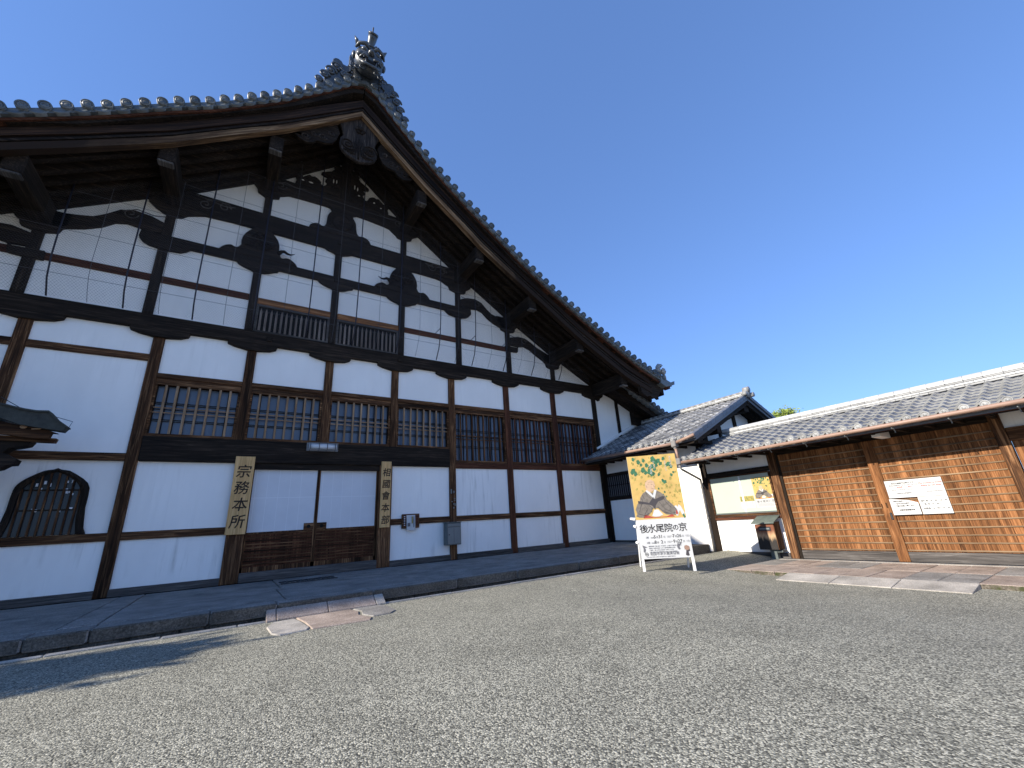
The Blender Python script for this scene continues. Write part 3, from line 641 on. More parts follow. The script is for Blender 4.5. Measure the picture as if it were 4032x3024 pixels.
E2 = [(8.45, 7.90), (8.79, 7.88), (9.11, 7.95), (9.41, 7.85), (9.65, 7.69), (9.96, 7.52), (10.40, 7.32), (10.40, 7.76), (10.06, 7.88), (9.74, 8.0), (9.47, 8.17), (9.17, 8.31), (8.83, 8.33), (8.45, 8.22)]
for e in (E1, E2): DP('rainbow_beam', e); DP('rainbow_beam', mir(e))
N2 = [(8.2, 7.84), (8.72, 7.82), (8.8, 7.87), (8.77, 7.64), (8.41, 7.61), (8.2, 7.62)]
DP('beam_nose', N2); DP('beam_nose', mir(N2))
KR = [(3.05, 9.03), (3.1, 9.12), (3.2, 9.2), (3.3, 9.25), (3.39, 9.24), (3.46, 9.2), (3.51, 9.22), (3.57, 9.32), (3.58, 9.44), (3.59, 9.63), (3.64, 9.78), (3.73, 9.9), (3.84, 10.04), (4.26, 10.04), (4.4, 9.88), (4.48, 9.75), (4.53, 9.62), (4.55, 9.46), (4.53, 9.34), (4.59, 9.24), (4.65, 9.2), (4.78, 9.25), (4.89, 9.2), (4.98, 9.11), (5.04, 9.01)]
KC = [(.91, 10.62), (.94, 10.73), (1.02, 10.8), (1.12, 10.85), (1.23, 10.83), (1.3, 10.79), (1.36, 10.82), (1.4, 10.92), (1.42, 11.09), (1.43, 11.28), (1.48, 11.41), (1.56, 11.51), (1.5, 11.64), (1.38, 11.68), (2.4, 11.68), (2.27, 11.62), (2.2, 11.52), (2.27, 11.4), (2.33, 11.28), (2.35, 11.06), (2.38, 10.9), (2.45, 10.81), (2.59, 10.84), (2.71, 10.81), (2.81, 10.73), (2.86, 10.62)]
for nm, poly in (('frog_leg_strut', KR), ('frog_leg_strut', mir(KR)), ('frog_leg_strut', KC)):
    k = DP(nm, poly, FY - .07, FY + .08, 'dark_X', .015)
for cx, cz in ((4.04, 9.55), (-.27, 9.55)):            # dragon-like openwork relief of the two side struts
    mb = MB(); rnd = random.Random(int(cx * 10))
    for k in range(22):
        a = rnd.uniform(0, 6.28); r = rnd.uniform(.05, .32); p = (cx + r * cos(a), FY - .1, cz + r * sin(a) * .95)
        q = (p[0] + rnd.uniform(-.16, .16), FY - .14, p[2] + rnd.uniform(-.12, .12)); e = (q[0] + rnd.uniform(-.13, .13), FY - .09, q[2] + rnd.uniform(-.1, .1))
        mb.tube([p, q, e], [.02, .035, .012], 6)
    sg = -1 if cx > 2 else 1
    mb.tube([(cx + sg * .45, FY - .08, 9.3), (cx + sg * .52, FY - .09, 9.4), (cx + sg * .60, FY - .09, 9.43), (cx + sg * .68, FY - .09, 9.38), (cx + sg * .78, FY - .09, 9.37), (cx + sg * .88, FY - .09, 9.43)], [.06, .055, .045, .035, .025, .008], 8)
    part('dragon_carving', mb, 'dark_X', hall, True)
mb = MB().tube([(1.885, FY - .07, 11.12), (1.885, FY - .09, 11.12)], .31, 28)
for k in range(16):
    a = 2 * pi * k / 16; mb.sphere((1.885 + .19 * cos(a), FY - .095, 11.12 + .19 * sin(a)), (.11 * abs(cos(a)) + .032, .016, .11 * abs(sin(a)) + .032), 8, 6)
mb.sphere((1.885, FY - .1, 11.12), (.05, .03, .05), 10, 6)
part('chrysanthemum_crest', mb, 'dark_X', hall, True)
CL = [[(.37, 12.16), (.42, 12.34), (.37, 12.43), (.38, 12.52), (.46, 12.58), (.52, 12.55), (.57, 12.5), (.68, 12.62), (.76, 12.68), (.83, 12.64), (.91, 12.68), (1.0, 12.65), (1.09, 12.58), (1.12, 12.48), (1.18, 12.4), (1.25, 12.45), (1.33, 12.6), (1.24, 12.68), (1.33, 12.85), (1.22, 12.87), (1.1, 12.91), (1.12, 12.98), (1.42, 13.15), (1.46, 13.22), (1.5, 13.27), (1.63, 13.36), (1.5, 13.42), (1.44, 13.48), (1.55, 13.54), (1.74, 13.5), (1.74, 12.16)]]
CL.append(mir(CL[0], 1.9))
for c in CL:
    DP('cloud_carving', c, FY - .06, FY + .065, 'dark_X', .02)
    mb = MB(); s_c = 1 if c[0][0] < 1.9 else -1
    for cx, cz, r in ((.47, 12.47, .08), (.75, 12.5, .11), (1.02, 12.47, .09), (1.45, 12.95, .1), (1.55, 13.3, .08), (1.38, 12.72, .09), (1.55, 12.45, .12)):
        x = cx if s_c > 0 else 3.8 - cx
        mb.tube(spiral(x, cz, r, .02, 1.5, FY - .07, 0, s_c), .02, 6)
    part('cloud_curls', mb, 'dark_X', hall, True)
mb = MB()                                              # small white holes pierced in the clouds
for x, z, w, h in ((.82, 12.36, .07, .025), (1.50, 12.74, .02, .09), (1.60, 12.76, .02, .08), (2.2, 12.8, .02, .10), (2.3, 12.76, .02, .09), (2.36, 12.5, .04, .02), (2.88, 12.42, .05, .03), (.58, 12.35, .04, .02), (3.14, 12.28, .03, .02)):
    mb.sphere((x, FY - .062, z), (w, .01, h), 8, 6)
part('plaster_gap', mb, 'plaster', hall, True)
for cx, cz, fl in ((5.55, 10.35, 1), (5.1, 10.42, -1), (-1.75, 10.35, -1), (-1.3, 10.42, 1), (7.0, 9.33, 1), (-3.2, 9.42, -1), (9.1, 8.15, 1), (0.0, 11.85, -1), (3.8, 11.85, 1)):
    part('swirl_carving', MB().tube(spiral(cx, cz, .16, .03, 1.3, FY - .055, 0, fl), .014, 5).tube([(cx + fl * .16, FY - .055, cz), (cx - fl * .1, FY - .055, cz + .16), (cx - fl * .45, FY - .055, cz + .1), (cx - fl * .7, FY - .055, cz + .16)], .012, 5), 'grey_X', hall, True)
# --- purlins carrying the overhang
for x in uposts[1:-1] + [12.72]:
    if x == 12.7: continue
    d = abs(x - C0); z = sf(d) + .02
    if abs(x - 1.88) < .1: z = 13.75
    p = part('purlin', MB().box(x - .16, x + .18, 10.76, FY + .02, z - .44, z + .06), 'dark_Y', hall, bevel=.03)
    part('purlin_nose', MB().box(x - .15, x + .17, 10.745, 10.95, z - .50, z - .44), 'grey_Y', hall, bevel=.02)
# --- square nails on the beams
for x, z in ((.25, 6.5), (4.0, 6.5), (1.88, 10.33), (1.88, 8.9)):
    part('nail_cover', MB().box(x - .07, x + .07, FY - .09, FY - .04, z - .07, z + .07), 'dark_X', hall, bevel=.01)

# --- windows with wooden bars
def window(xa, xb, z0, z1, nb, inner, mat='pale_Z', glass='glass'):
    w = part('window', MB().box(xa, xb, FY + .03, FY + .16, z0, z0 + .075).box(xa, xa + .045, FY + .04, FY + .16, z0, z1).box(xb - .045, xb, FY + .04, FY + .16, z0, z1).box(xa, xb, FY + .03, FY + .16, z1 - .04, z1), 'brown_X', hall)
    part('pane', MB().box(xa + .05, xb - .05, FY + .19, FY + .20, z0 + .07, z1 - .04), glass, w)
    mid = (z0 + z1) / 2
    for zz in (mid - .075, mid + .045):
        part('crossbar', MB().box(xa + .045, xb - .045, FY + .085, FY + .105, zz, zz + .028), 'pale_X' if mat == 'pale_Z' else 'brown_X', w)
    for k in range(nb):
        x = xa + (xb - xa) * (k + 1) / (nb + 1)
        part('bar', MB().box(x - .026, x + .026, FY + .035, FY + .085, z0 + .07, z1 - .035), mat, w, bevel=.006)
    for k in range(inner + 1):
        x = xa + .05 + (xb - xa - .1) * k / inner
        part('lattice_bar', MB().box(x - .008, x + .008, FY + .15, FY + .18, z0 + .07, z1 - .04), 'dark_Z', w)
    for zz in (z0 + .33 * (z1 - z0), z0 + .30 * (z1 - z0), z0 + .52 * (z1 - z0), z0 + .62 * (z1 - z0), z0 + .65 * (z1 - z0)):
        part('lattice_bar', MB().box(xa + .05, xb - .05, FY + .152, FY + .178, zz, zz + .010), 'dark_X', w)
for i, (a, b) in enumerate(zip(lposts, lposts[1:])):
    if a < -2.2: continue
    if a < 5: window(a + .113, b - .113, 3.63, 4.955, 7, 8)
    else: window(a + .115, b - .115, 3.205, 4.955, 8 if b < 12.6 else 9, 12, 'brown_Z' if a < 7 else 'red_Z')
for xa, xb in ((-.16, 1.775), (1.99, 3.93)):
    w = part('slatted_vent', MB().box(xa, xb, FY, FY + .14, 6.69, 6.76).box(xa, xa + .06, FY, FY + .14, 6.76, 7.5).box(xb - .06, xb, FY, FY + .14, 6.76, 7.5).box(xa, xb, FY - .01, FY + .14, 7.50, 7.565), 'grey_X', hall)
    part('dark_opening', MB().box(xa + .06, xb - .06, FY + .05, FY + .055, 6.76, 7.5), 'void', w)
    part('vent_head', MB().box(xa, xb, FY - .02, FY + .1, 7.57, 7.76), 'gate_X', w, bevel=.008)
    n = 14
    for k in range(n):
        x = xa + .06 + (xb - xa - .12) * (k + .5) / n; h = .028
        part('slat', MB().prism([(x - h, 6.76), (x + h, 6.76), (x + h, 7.34), (x, 7.46), (x - h, 7.34)], FY + .0, FY + .03), 'vent_Z', w)
# --- sliding doors
part('door_sill', MB().box(.29, 3.5, FY - .06, FY + .12, .235, .45), 'grey_X', hall, bevel=.012)
part('dark_interior', MB().box(.29, 3.5, FY + .17, FY + .18, .4, 2.9), 'void', hall)
for j, (xa, xb) in enumerate(((.30, 1.865), (1.885, 3.475))):
    y = FY + .09 + .03 * j
    d = part('sliding_door', MB().box(xa, xa + .035, y - .015, y + .03, .45, 2.895).box(xb - .035, xb, y - .015, y + .03, .45, 2.895).box(xa, xb, y - .015, y + .03, .45, .56).box(xa, xb, y - .01, y + .03, 1.32, 1.36), 'brown_Z', hall)
    part('shoji_paper', MB().box(xa + .03, xb - .03, y + .0, y + .012, 1.35, 2.895), 'shoji', d)
    part('paper_seam', MB().box(xa + .03, xb - .03, y - .003, y + .002, 2.18, 2.19), 'shoji_line', d)
    for k in range(5):
        part('shoji_rib', MB().box(xa + .1 + .26 * k, xa + .106 + .26 * k, y - .0012, y + .002, 1.36, 2.89), 'shoji_line', d)
    part('lower_board', MB().box(xa + .03, xb - .03, y + .012, y + .02, .55, 1.33), 'red_Z', d)
    for k in range(10):
        z = .60 + .077 * k; part('slat', MB().box(xa + .035, xb - .035, y - .022, y + .012, z, z + .034), 'brown_X', d)
    hx = (1.60, 1.835) if j == 0 else (1.92, 2.16)
    part('handle_plate', MB().box(hx[0], hx[1], y - .022, y, 1.345, 1.52), 'brown_X', d)
    part('door_pull', MB().tube([(sum(hx) / 2, y - .03, 1.435), (sum(hx) / 2, y - .02, 1.435)], .045, 14), 'void', d)
# --- ogee-headed window on the left
KH = [(0, 2.87), (.05, 2.84), (.18, 2.82), (.29, 2.75), (.41, 2.66), (.50, 2.57), (.55, 2.46), (.56, 2.25), (.56, 2.05), (.59, 1.79), (.61, 1.64), (.66, 1.52)]
KI = [(0, 2.79), (.10, 2.75), (.19, 2.70), (.32, 2.60), (.41, 2.48), (.455, 2.31), (.46, 2.0), (.47, 1.8), (.52, 1.52)]
kx = -3.22
outer = [(kx + a, b) for a, b in KH] + [(kx - a, b) for a, b in KH[::-1][:-1]]
inner_ = [(kx + a, b) for a, b in KI] + [(kx - a, b) for a, b in KI[::-1][:-1]]
kw = part('ogee_window', MB().prism(outer, FY + .05, FY + .09), 'dark_X', hall)
for sd in (1, -1):
    mb = MB()
    vv = []; 
    m = 9
    def samp(P, t):
        L = [0]
        for p, q in zip(P, P[1:]): L.append(L[-1] + math.dist(p, q))
        s = t * L[-1]
        for i in range(len(P) - 1):
            if s <= L[i + 1] + 1e-9:
                f = (s - L[i]) / (L[i + 1] - L[i]); return (P[i][0] + f * (P[i + 1][0] - P[i][0]), P[i][1] + f * (P[i + 1][1] - P[i][1]))
        return P[-1]
    n = 24; vs = []; fs = []
    for i in range(n + 1):
        t = i / n; o1 = samp(KH, t); i1 = samp(KI, t)
        m1 = ((o1[0] + i1[0]) / 2, (o1[1] + i1[1]) / 2)
        for (px, pz), yy in ((o1, FY + .03), (m1, FY - .03), (i1, FY + .0), (i1, FY + .06)): vs.append((kx + sd * px, yy, pz))
    for i in range(n):
        for k in range(3):
            q = (i * 4 + k, i * 4 + k + 1, i * 4 + k + 5, i * 4 + k + 4); fs.append(q if sd > 0 else q[::-1])
    part('ogee_frame', MB().add(vs, fs), 'dark_Z', kw)
part('dark_glass', MB().prism(inner_, FY + .04, FY + .049), 'glass_dark', kw)
def ktop(x): 
    a = abs(x - kx)
    for (p, q), (r, s) in zip(KI, KI[1:]):
        if p <= a <= r: return q + (s - q) * (a - p) / (r - p + 1e-9)
    return 1.8
for k in range(8):
    x = kx - .42 + .12 * k; part('bar', MB().box(x - .016, x + .016, FY + .005, FY + .03, 1.52, ktop(x)), 'brown_Z', kw)
for z in (2.0, 2.4): part('crossbar', MB().box(kx - .44, kx + .44, FY + .03, FY + .038, z, z + .03), 'dark_X', kw)
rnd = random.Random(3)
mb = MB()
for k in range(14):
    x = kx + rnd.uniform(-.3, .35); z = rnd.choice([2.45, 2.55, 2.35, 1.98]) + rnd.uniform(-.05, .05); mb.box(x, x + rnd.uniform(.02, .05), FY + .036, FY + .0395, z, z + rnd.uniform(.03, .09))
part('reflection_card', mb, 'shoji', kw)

# --- hanging bird net with its cables
nt_ = thing('bird_net', (3.0, FY - .5, 6.7), 'fine bird net hung on dark cables before the upper gable wall', 'netting')
for x, zt in ((5.26, 10.9), (6.64, 10.0), (7.98, 9.2), (9.3, 8.4), (10.7, 7.55), (1.14, 13.0), (2.46, 13.2), (3.83, 12.0), (-.2, 12.3), (-1.52, 11.0), (-2.87, 10.0), (-4.17, 9.2)):
    pts = [(x, 12.02, zt + .35), (x, 12.05, 8.2), (x, 12.1, 7.5), (x, 12.22, 7.05), (x, 12.46, 6.70)]
    if zt + .3 < 8.3: pts = [(x, 12.02, zt + .35)] + pts[2:]
    part('cable', MB().tube(pts, .017, 6), 'cable', nt_, True)
    if x > 4: part('cable_hook', MB().tube([(x, 12.08, 7.75), (x - .12, 12.3, 7.6)], .012, 5), 'cable', nt_)
def net_y(z): return 12.04 if z > 7.6 else 12.04 + .42 * ((7.6 - z) / .9) ** 2
mb = MB(); vs = []; fs = []
P = .062
import itertools
def addseg(a, b, w=.0012):
    x0, z0 = a; x1, z1 = b; L = math.hypot(x1 - x0, z1 - z0); nx_, nz_ = -(z1 - z0) / L * w, (x1 - x0) / L * w
    y0, y1 = net_y(z0), net_y(z1); k = len(vs)
    vs.extend([(x0 - nx_, y0, z0 - nz_), (x0 + nx_, y0, z0 + nz_), (x1 + nx_, y1, z1 + nz_), (x1 - nx_, y1, z1 - nz_)]); fs.append((k, k + 1, k + 2, k + 3))
j = 0; z = 6.72
while z < 13.4:
    off = (j % 2) * P / 2; x = -5.4 + off
    while x < 12.3:
        if z < sf(abs(x - C0)) + .1:
            addseg((x, z), (x + P / 2, z + P * .5)); addseg((x, z), (x - P / 2, z + P * .5))
        x += P
    z += P * .5; j += 1
part('netting', MB().add(vs, fs), 'net', nt_, kind='stuff')
for z in (7.15, 8.25, 9.35, 10.45, 11.55):
    dmax = 0
    while sf(dmax) > z: dmax += .05
    part('wire', MB().tube([(max(C0 - dmax, -5.4), net_y(z), z), (min(C0 + dmax, 12), net_y(z), z)], .005, 4), 'net', nt_)
for x in (-3.5, -2.2, -.85, .5, 1.85, 3.15, 4.5, 5.95, 7.3, 8.65, 10.0):
    zt = sf(abs(x - C0)); zs = [zt - .02, max(8, min(zt - .1, 9)), 7.6, 7.2, 6.9, 6.7]
    part('wire', MB().tube([(x, net_y(q), q) for q in zs if q <= zt], .005, 4), 'net', nt_)

# ---------------------------------------------------------------- things fixed to the hall
def signboard(xa, xb, z0, z1, chars, label, size, dy):
    t = thing('wooden_signboard', ((xa + xb) / 2, FY - .09, z0), label, 'signboard')
    part('board', MB().box(xa, xb, FY - .09, FY - .045, z0, z1), 'board_X', t, bevel=.006)
    zz = z1 - .16 - size
    for i, ch in enumerate(chars):
        px_ = (xa + xb) / 2 + random.uniform(-.01, .01); ud = (1, 0, .02 * random.uniform(-1, 1)); vd = (.10, 0, 1)
        for q_, (ox, oz) in enumerate(((-.0045, -.003), (.0045, .003), (0, .006))):
            text(ch, size, 'ink_brown', t, (px_ + ox, FY - .0915 - .0003 * q_, zz - i * dy + oz), ud, vd, .0005, 'CENTER', 0, .95, 0.0)
signboard(-.11, .31, 1.33, 3.2, '宗務本所', 'wide wooden signboard of four brushed characters left of the white sliding doors', .34, .40)
signboard(3.53, 3.82, 1.29, 3.16, '相國會本部', 'narrow wooden signboard of five brushed characters right of the white sliding doors', .255, .335)
lp = thing('wall_lamp', (1.88, FY - .1, 3.4), 'white strip lamp in a wire guard on the dark beam above the doors', 'wall lamp')
part('back_plate', MB().box(1.47, 2.28, FY - .075, FY - .05, 3.40, 3.625), 'pipe_grey', lp, bevel=.006)
part('diffuser', MB().tube([(1.53, FY - .13, 3.52), (2.22, FY - .13, 3.52)], .075, 14), 'lamp_white', lp, True)
for x in (1.55, 1.77, 1.98, 2.19):
    part('guard_wire', MB().tube([(x, FY - .07, 3.62), (x, FY - .20, 3.60), (x, FY - .215, 3.5), (x, FY - .19, 3.42), (x, FY - .07, 3.41)], .008, 5), 'iron', lp)
part('guard_rail', MB().box(1.50, 2.26, FY - .225, FY - .21, 3.405, 3.42).box(1.50, 2.26, FY - .225, FY - .21, 3.6, 3.61), 'pipe_grey', lp)
nb = thing('notice_board', (4.47, FY - .03, 1.23), 'small brown framed notice with a loose leaflet right of the doors', 'notice board')
part('frame', MB().box(4.20, 4.74, FY - .02, FY + .03, 1.23, 1.635), 'brown_X', nb, bevel=.01)
part('backing', MB().box(4.24, 4.70, FY - .023, FY - .02, 1.27, 1.60), 'red_X', nb)
part('leaflet', MB().add([(4.33, FY - .035, 1.60), (4.60, FY - .03, 1.60), (4.60, FY - .06, 1.17), (4.35, FY - .055, 1.17)], [(0, 3, 2, 1)]).box(4.34, 4.59, FY - .032, FY - .03, 1.20, 1.59), 'paper', nb)
part('leaflet_print', MB().box(4.36, 4.44, FY - .068, FY - .064, 1.28, 1.38).box(4.54, 4.56, FY - .066, FY - .062, 1.25, 1.56), 'ink_grey', nb)
part('leaflet_stripe', MB().box(4.485, 4.52, FY - .067, FY - .063, 1.36, 1.56), 'leaf_ochre', nb)
for k in range(5): part('plate_text', MB().box(4.26, 4.30, FY - .027, FY - .0235, 1.55 - .06 * k, 1.57 - .06 * k), 'shoji', nb)
pb = thing('steel_mailbox', (5.83, FY - .22, .65), 'grey steel mailbox mounted low on the hall post', 'mailbox')
k_ = .982
part('body', MB().box(5.60 * k_ + .02, 5.99, FY - .28, FY - .012, .67, 1.31), 'steel_box', pb, bevel=.012)
part('hood', MB().box(5.50, 6.0, FY - .30, FY - .012, 1.31, 1.335), 'steel_box', pb, bevel=.006)
part('flap', MB().box(5.545, 5.965, FY - .292, FY - .28, 1.20, 1.285), 'steel_light', pb, bevel=.005)
part('door', MB().box(5.545, 5.965, FY - .29, FY - .28, .70, 1.175), 'steel_light', pb, bevel=.005)
part('lock', MB().tube([(5.58, FY - .31, .97), (5.58, FY - .28, .97)], .018, 10), 'iron', pb)
part('crease', MB().box(5.74, 5.748, FY - .2925, FY - .29, .74, 1.16), 'iron', pb)
it = thing('door_fittings', (5.85, FY - .03, 1.9), 'cluster of small metal latches and switches on the brown post above the mailbox', 'fittings')
for x, z, w, h in ((5.78, 2.2, .04, .14), (5.87, 2.22, .04, .07), (5.89, 2.03, .05, .03), (5.89, 1.98, .05, .02), (5.80, 1.94, .04, .03), (5.86, 1.86, .04, .04), (5.91, 1.82, .035, .08), (5.86, 1.74, .04, .05)):
    part('fitting', MB().box(x, x + w, FY - .025, FY - .002, z, z + h), 'steel_light', it, bevel=.005)
gr = thing('foot_grate', (1.75, 11.2, .24), 'dark iron drain grate in the paving before the doors', 'grate')
part('frame', MB().box(1.05, 2.2, 10.95, 10.99, .24, .262).box(1.05, 2.2, 11.40, 11.44, .24, .262), 'iron', gr)
for k in range(11): part('bar', MB().box(1.08 + .105 * k, 1.12 + .105 * k, 10.985, 11.405, .24, .258), 'iron', gr)

# ---------------------------------------------------------------- entrance porch at the far left
po = thing('entrance_porch', (-6.0, 11.5, 0.24), 'bark-roofed curved entrance porch reaching in at the left edge', 'porch')
PT = [(-12.4, 3.45), (-11.2, 3.62), (-9.6, 4.3), (-7.8, 5.2), (-6.2, 4.75), (-5.0, 4.15), (-4.2, 3.88), (-3.79, 3.79), (-3.6, 3.74), (-3.43, 3.70), (-3.28, 3.68), (-3.12, 3.69), (-3.0, 3.55), (-2.83, 3.42)]
PBm = [(-2.88, 3.33), (-3.15, 3.37), (-3.45, 3.42), (-3.79, 3.56), (-4.2, 3.64), (-5.0, 3.9), (-6.2, 4.5), (-7.8, 4.95), (-9.6, 4.05), (-11.2, 3.4), (-12.4, 3.25)]
part('bark_roof', MB().prism(PT + PBm, 10.9, 11.1), 'bark_roof', po)
part('bark_roof', MB().prism([q for q in PT + PBm if q[0] < -3.7] , 11.1, 12.5), 'bark_roof', po)
part('roof_edge', MB().prism([(a, b + .012) for a, b in PT] + [(a, b - .02) for a, b in PT[::-1]], 10.87, 11.12), 'bark_roof', po)
part('bargeboard', MB().prism([(-6.2, 4.4), (-5.0, 3.85), (-4.2, 3.6), (-3.79, 3.5), (-3.45, 3.42), (-3.1, 3.36), (-2.95, 3.3), (-3.03, 3.30), (-3.05, 3.2), (-3.30, 3.2), (-3.8, 3.27), (-4.3, 3.35), (-5.0, 3.6), (-6.2, 4.1)], 11.0, 11.08), 'brown_X', po)
part('purlin_end', MB().prism([(-5.2, 3.28), (-2.98, 3.225), (-3.0, 3.15), (-5.2, 3.18)], 11.1, 11.25), 'brown_X', po)
part('bracket_arm', MB().prism([(-5.4, 3.3), (-3.30, 3.17), (-3.34, 3.09), (-3.43, 3.06), (-3.55, 3.03), (-3.62, 2.95), (-3.42, 2.83), (-3.44, 2.74), (-3.52, 2.73), (-3.6, 2.66), (-3.8, 2.6), (-5.4, 2.6)], 11.15, 11.4), 'dark_X', po)
part('crest', MB().sphere((-3.41, 10.99, 3.395), (.05, .02, .035), 10, 6).tube([(-3.30, 10.985, 3.36), (-3.2, 10.985, 3.37), (-3.13, 10.985, 3.41), (-3.18, 10.985, 3.44), (-3.24, 10.985, 3.42)], .012, 5), 'pale_X', po, True)
part('guy_wire', MB().tube([(-3.91, 11.3, 4.0), (-3.55, 11.0, 3.76)], .006, 4).tube([(-3.06, 11.0, 3.62), (-2.80, 11.0, 3.54), (-2.83, 11.0, 3.42)], .005, 4), 'iron', po)
for x in (-5.2, -10.4): part('post', MB().box(x - .13, x + .13, 11.2, 11.46, .24, 3.0), 'brown_Z', po)

# ---------------------------------------------------------------- corridor building on the right (wing)
XW = 12.75
wing = thing('corridor_building', (XW, 10.4, 0.0), 'low white corridor building with mottled grey tiled gable roof right of the hall', 'building')
wz = lambda x: 3.47 + .455 * (x - 11.7)
part('plaster_wall', MB().box(XW, XW + .15, 10.42, 12.5, .3, 3.72), 'plaster', wing)
part('plaster_wall', MB().box(XW, XW + .15, 8.12, 10.42, -.1, 3.72), 'plaster', wing)
part('sill', MB().box(XW - .03, XW + .1, 10.42, 12.52, .22, .31), 'grey_Y', wing); part('sill', MB().box(XW - .03, XW + .1, 8.2, 10.42, -.13, -.02), 'grey_Y', wing)
for y0, y1 in ((10.30, 10.50), (8.02, 8.22)): part('post', MB().box(XW - .04, XW + .12, y0, y1, -.14, 3.72), 'dark_Z', wing, bevel=.01)
part('post', MB().box(XW - .03, XW + .12, 12.42, 12.54, .22, 3.75), 'dark_Z', wing)
w = part('window', MB().box(XW - .02, XW + .05, 10.5, 12.42, 1.80, 1.93).box(XW - .02, XW + .05, 10.5, 12.42, 2.74, 2.86), 'dark_Y', wing)
part('pane', MB().box(XW - .006, XW - .002, 10.5, 12.42, 1.93, 2.74), 'glass_dark', w)
for k in range(17):
    y = 12.36 - .108 * k; part('bar', MB().box(XW - .03, XW - .012, y - .014, y + .014, 1.93, 2.74), 'dark_Z', w)
    part('paper_strip', MB().box(XW - .010, XW - .007, y + .024, y + .070, 1.95, 2.72), 'ink_grey', w)
part('crossbar', MB().box(XW - .032, XW - .010, 10.5, 12.42, 2.36, 2.39), 'dark_Y', w)
wr = part('roof', MB().prism([(11.72, wz(11.72) - .1), (15.4, wz(15.4) - .03), (19.1, wz(11.72) - .1), (19.1, wz(11.72) - .2), (15.4, wz(15.4) - .2), (11.72, wz(11.72) - .2)], 7.5, 12.54), 'tile_gate', wing)
part('eaves_fascia', MB().box(11.74, 11.80, 7.6, 12.5, wz(11.7) - .26, wz(11.7) - .13), 'dark_Y', wr)
for k in range(12): part('rafter_end', MB().box(11.80, 12.9, 7.7 + .42 * k, 7.77 + .42 * k, wz(11.9) - .32, wz(11.9) - .22), 'dark_X', wr)
part('soffit', MB().prism([(11.8, wz(11.8) - .21), (13.2, wz(13.2) - .21), (13.2, wz(13.2) - .3), (11.8, wz(11.8) - .23)], 7.6, 12.5), 'dark_Y', wr)
def tile_mesh(name, w, l, mat, amp=.030, th=.022, lift=.028):
    # one S-section roof tile: x runs up the slope, y across
    mb = MB(); n = 10; vs = []
    def prof(t): return amp * (cos(2 * pi * (t - .12)) * .62 + .38 * cos(4 * pi * (t - .12)))
    for xx, zz in ((0, lift), (l, 0)):
        for i in range(n + 1): t = i / n; vs.append((xx, (t - .5) * w * 1.02, prof(t) + zz))
    for i in range(n + 1): t = i / n; vs.append((0, (t - .5) * w * 1.02, prof(t) + lift - th - .006))
    m = n + 1
    for i in range(n): mb.f.append((i, m + i, m + i + 1, i + 1)); mb.mi.append(0)
    for i in range(n): mb.f.append((i, i + 1, 2 * m + i + 1, 2 * m + i)); mb.mi.append(1)
    mb.v = vs; return mb.mesh(name, mat, False)
def disc_mesh(name, r, mat):
    mb = MB(); n = 14; mb.tube([(0, 0, 0), (.16, 0, 0)], r, n); b = len(mb.v)
    prof_ = [(r, 0), (r * .95, -.014), (r * .74, -.014), (r * .68, -.002), (r * .42, -.004), (r * .36, -.012), (.001, -.012)]
    for rr_, x in prof_:
        for k in range(n): mb.v.append((x, rr_ * cos(2 * pi * k / n), rr_ * sin(2 * pi * k / n)))
    for i in range(len(prof_) - 1):
        for k in range(n):
            mb.f.append((b + i * n + k, b + i * n + (k + 1) % n, b + (i + 1) * n + (k + 1) % n, b + (i + 1) * n + k)); mb.mi.append(0)
    mb.sphere((-.012, r * .2, r * .12), (.006, r * .16, r * .22), 6, 4); mb.sphere((-.012, -r * .2, -r * .12), (.006, r * .16, r * .22), 6, 4)
    return mb.mesh(name, mat, True)
def lipx_mesh(name, w, mat):
    mb = MB(); n = 8; vs = []
    for x in (0, .05):
        for s_ in (0, 1):
            for i in range(n + 1): t = -1 + 2 * i / n; vs.append((x, t * w / 2, -.012 - .03 * (1 - t * t) - s_ * .055))
    m = n + 1
    for i in range(n): mb.f += [(i, i + 1, m + i + 1, m + i), (2 * m + i, i + 2 * m + 1, i + 1, i), (m + i, m + i + 1, 3 * m + i + 1, 3 * m + i)]; mb.mi += [0, 0, 0]
    mb.v = vs; return mb.mesh(name, mat, True)
aw = math.atan(.455); WT = .262; WL = .262
tm = tile_mesh('roof_tile', WT, WL * 1.25, ['tile_wing', 'tile_gate'], .022, .03, .034); ncol = 19; nrow = 15
for r in range(nrow):
    for c in range(ncol):
        x = 11.68 + r * (3.62 / nrow); y = 7.56 + (c + .5) * WT
        o = inst('roof_tile', tm, wr, (x, y, wz(x) - .03 + random.uniform(-.004, .004)), (random.uniform(-.015, .015), -aw, 0))
dmw = disc_mesh('eave_disc', .062, 'tile_edge'); lxw = lipx_mesh('eave_lip', .2, 'tile_edge')
for c in range(ncol):
    y = 7.56 + (c + .5) * WT
    inst('eave_disc', dmw, wr, (11.66, y + WT * .38, wz(11.66) + .0)); inst('eave_lip', lxw, wr, (11.655, y - .03, wz(11.66) - .02))
for y in (7.47,):                                       # verge of the wing roof, seen from below
    for sd in (1, -1):
        for k in range(14):
            x = 15.4 - sd * (.12 + k * .262); z = 5.16 - .455 * abs(x - 15.4)
            part('verge_piece', MB().prism([(x, z + .045), (x - sd * .262, z - .062), (x - sd * .262, z - .22), (x, z - .10)], y - .02, y + .13), 'tile_gate', wr, bevel=.01)
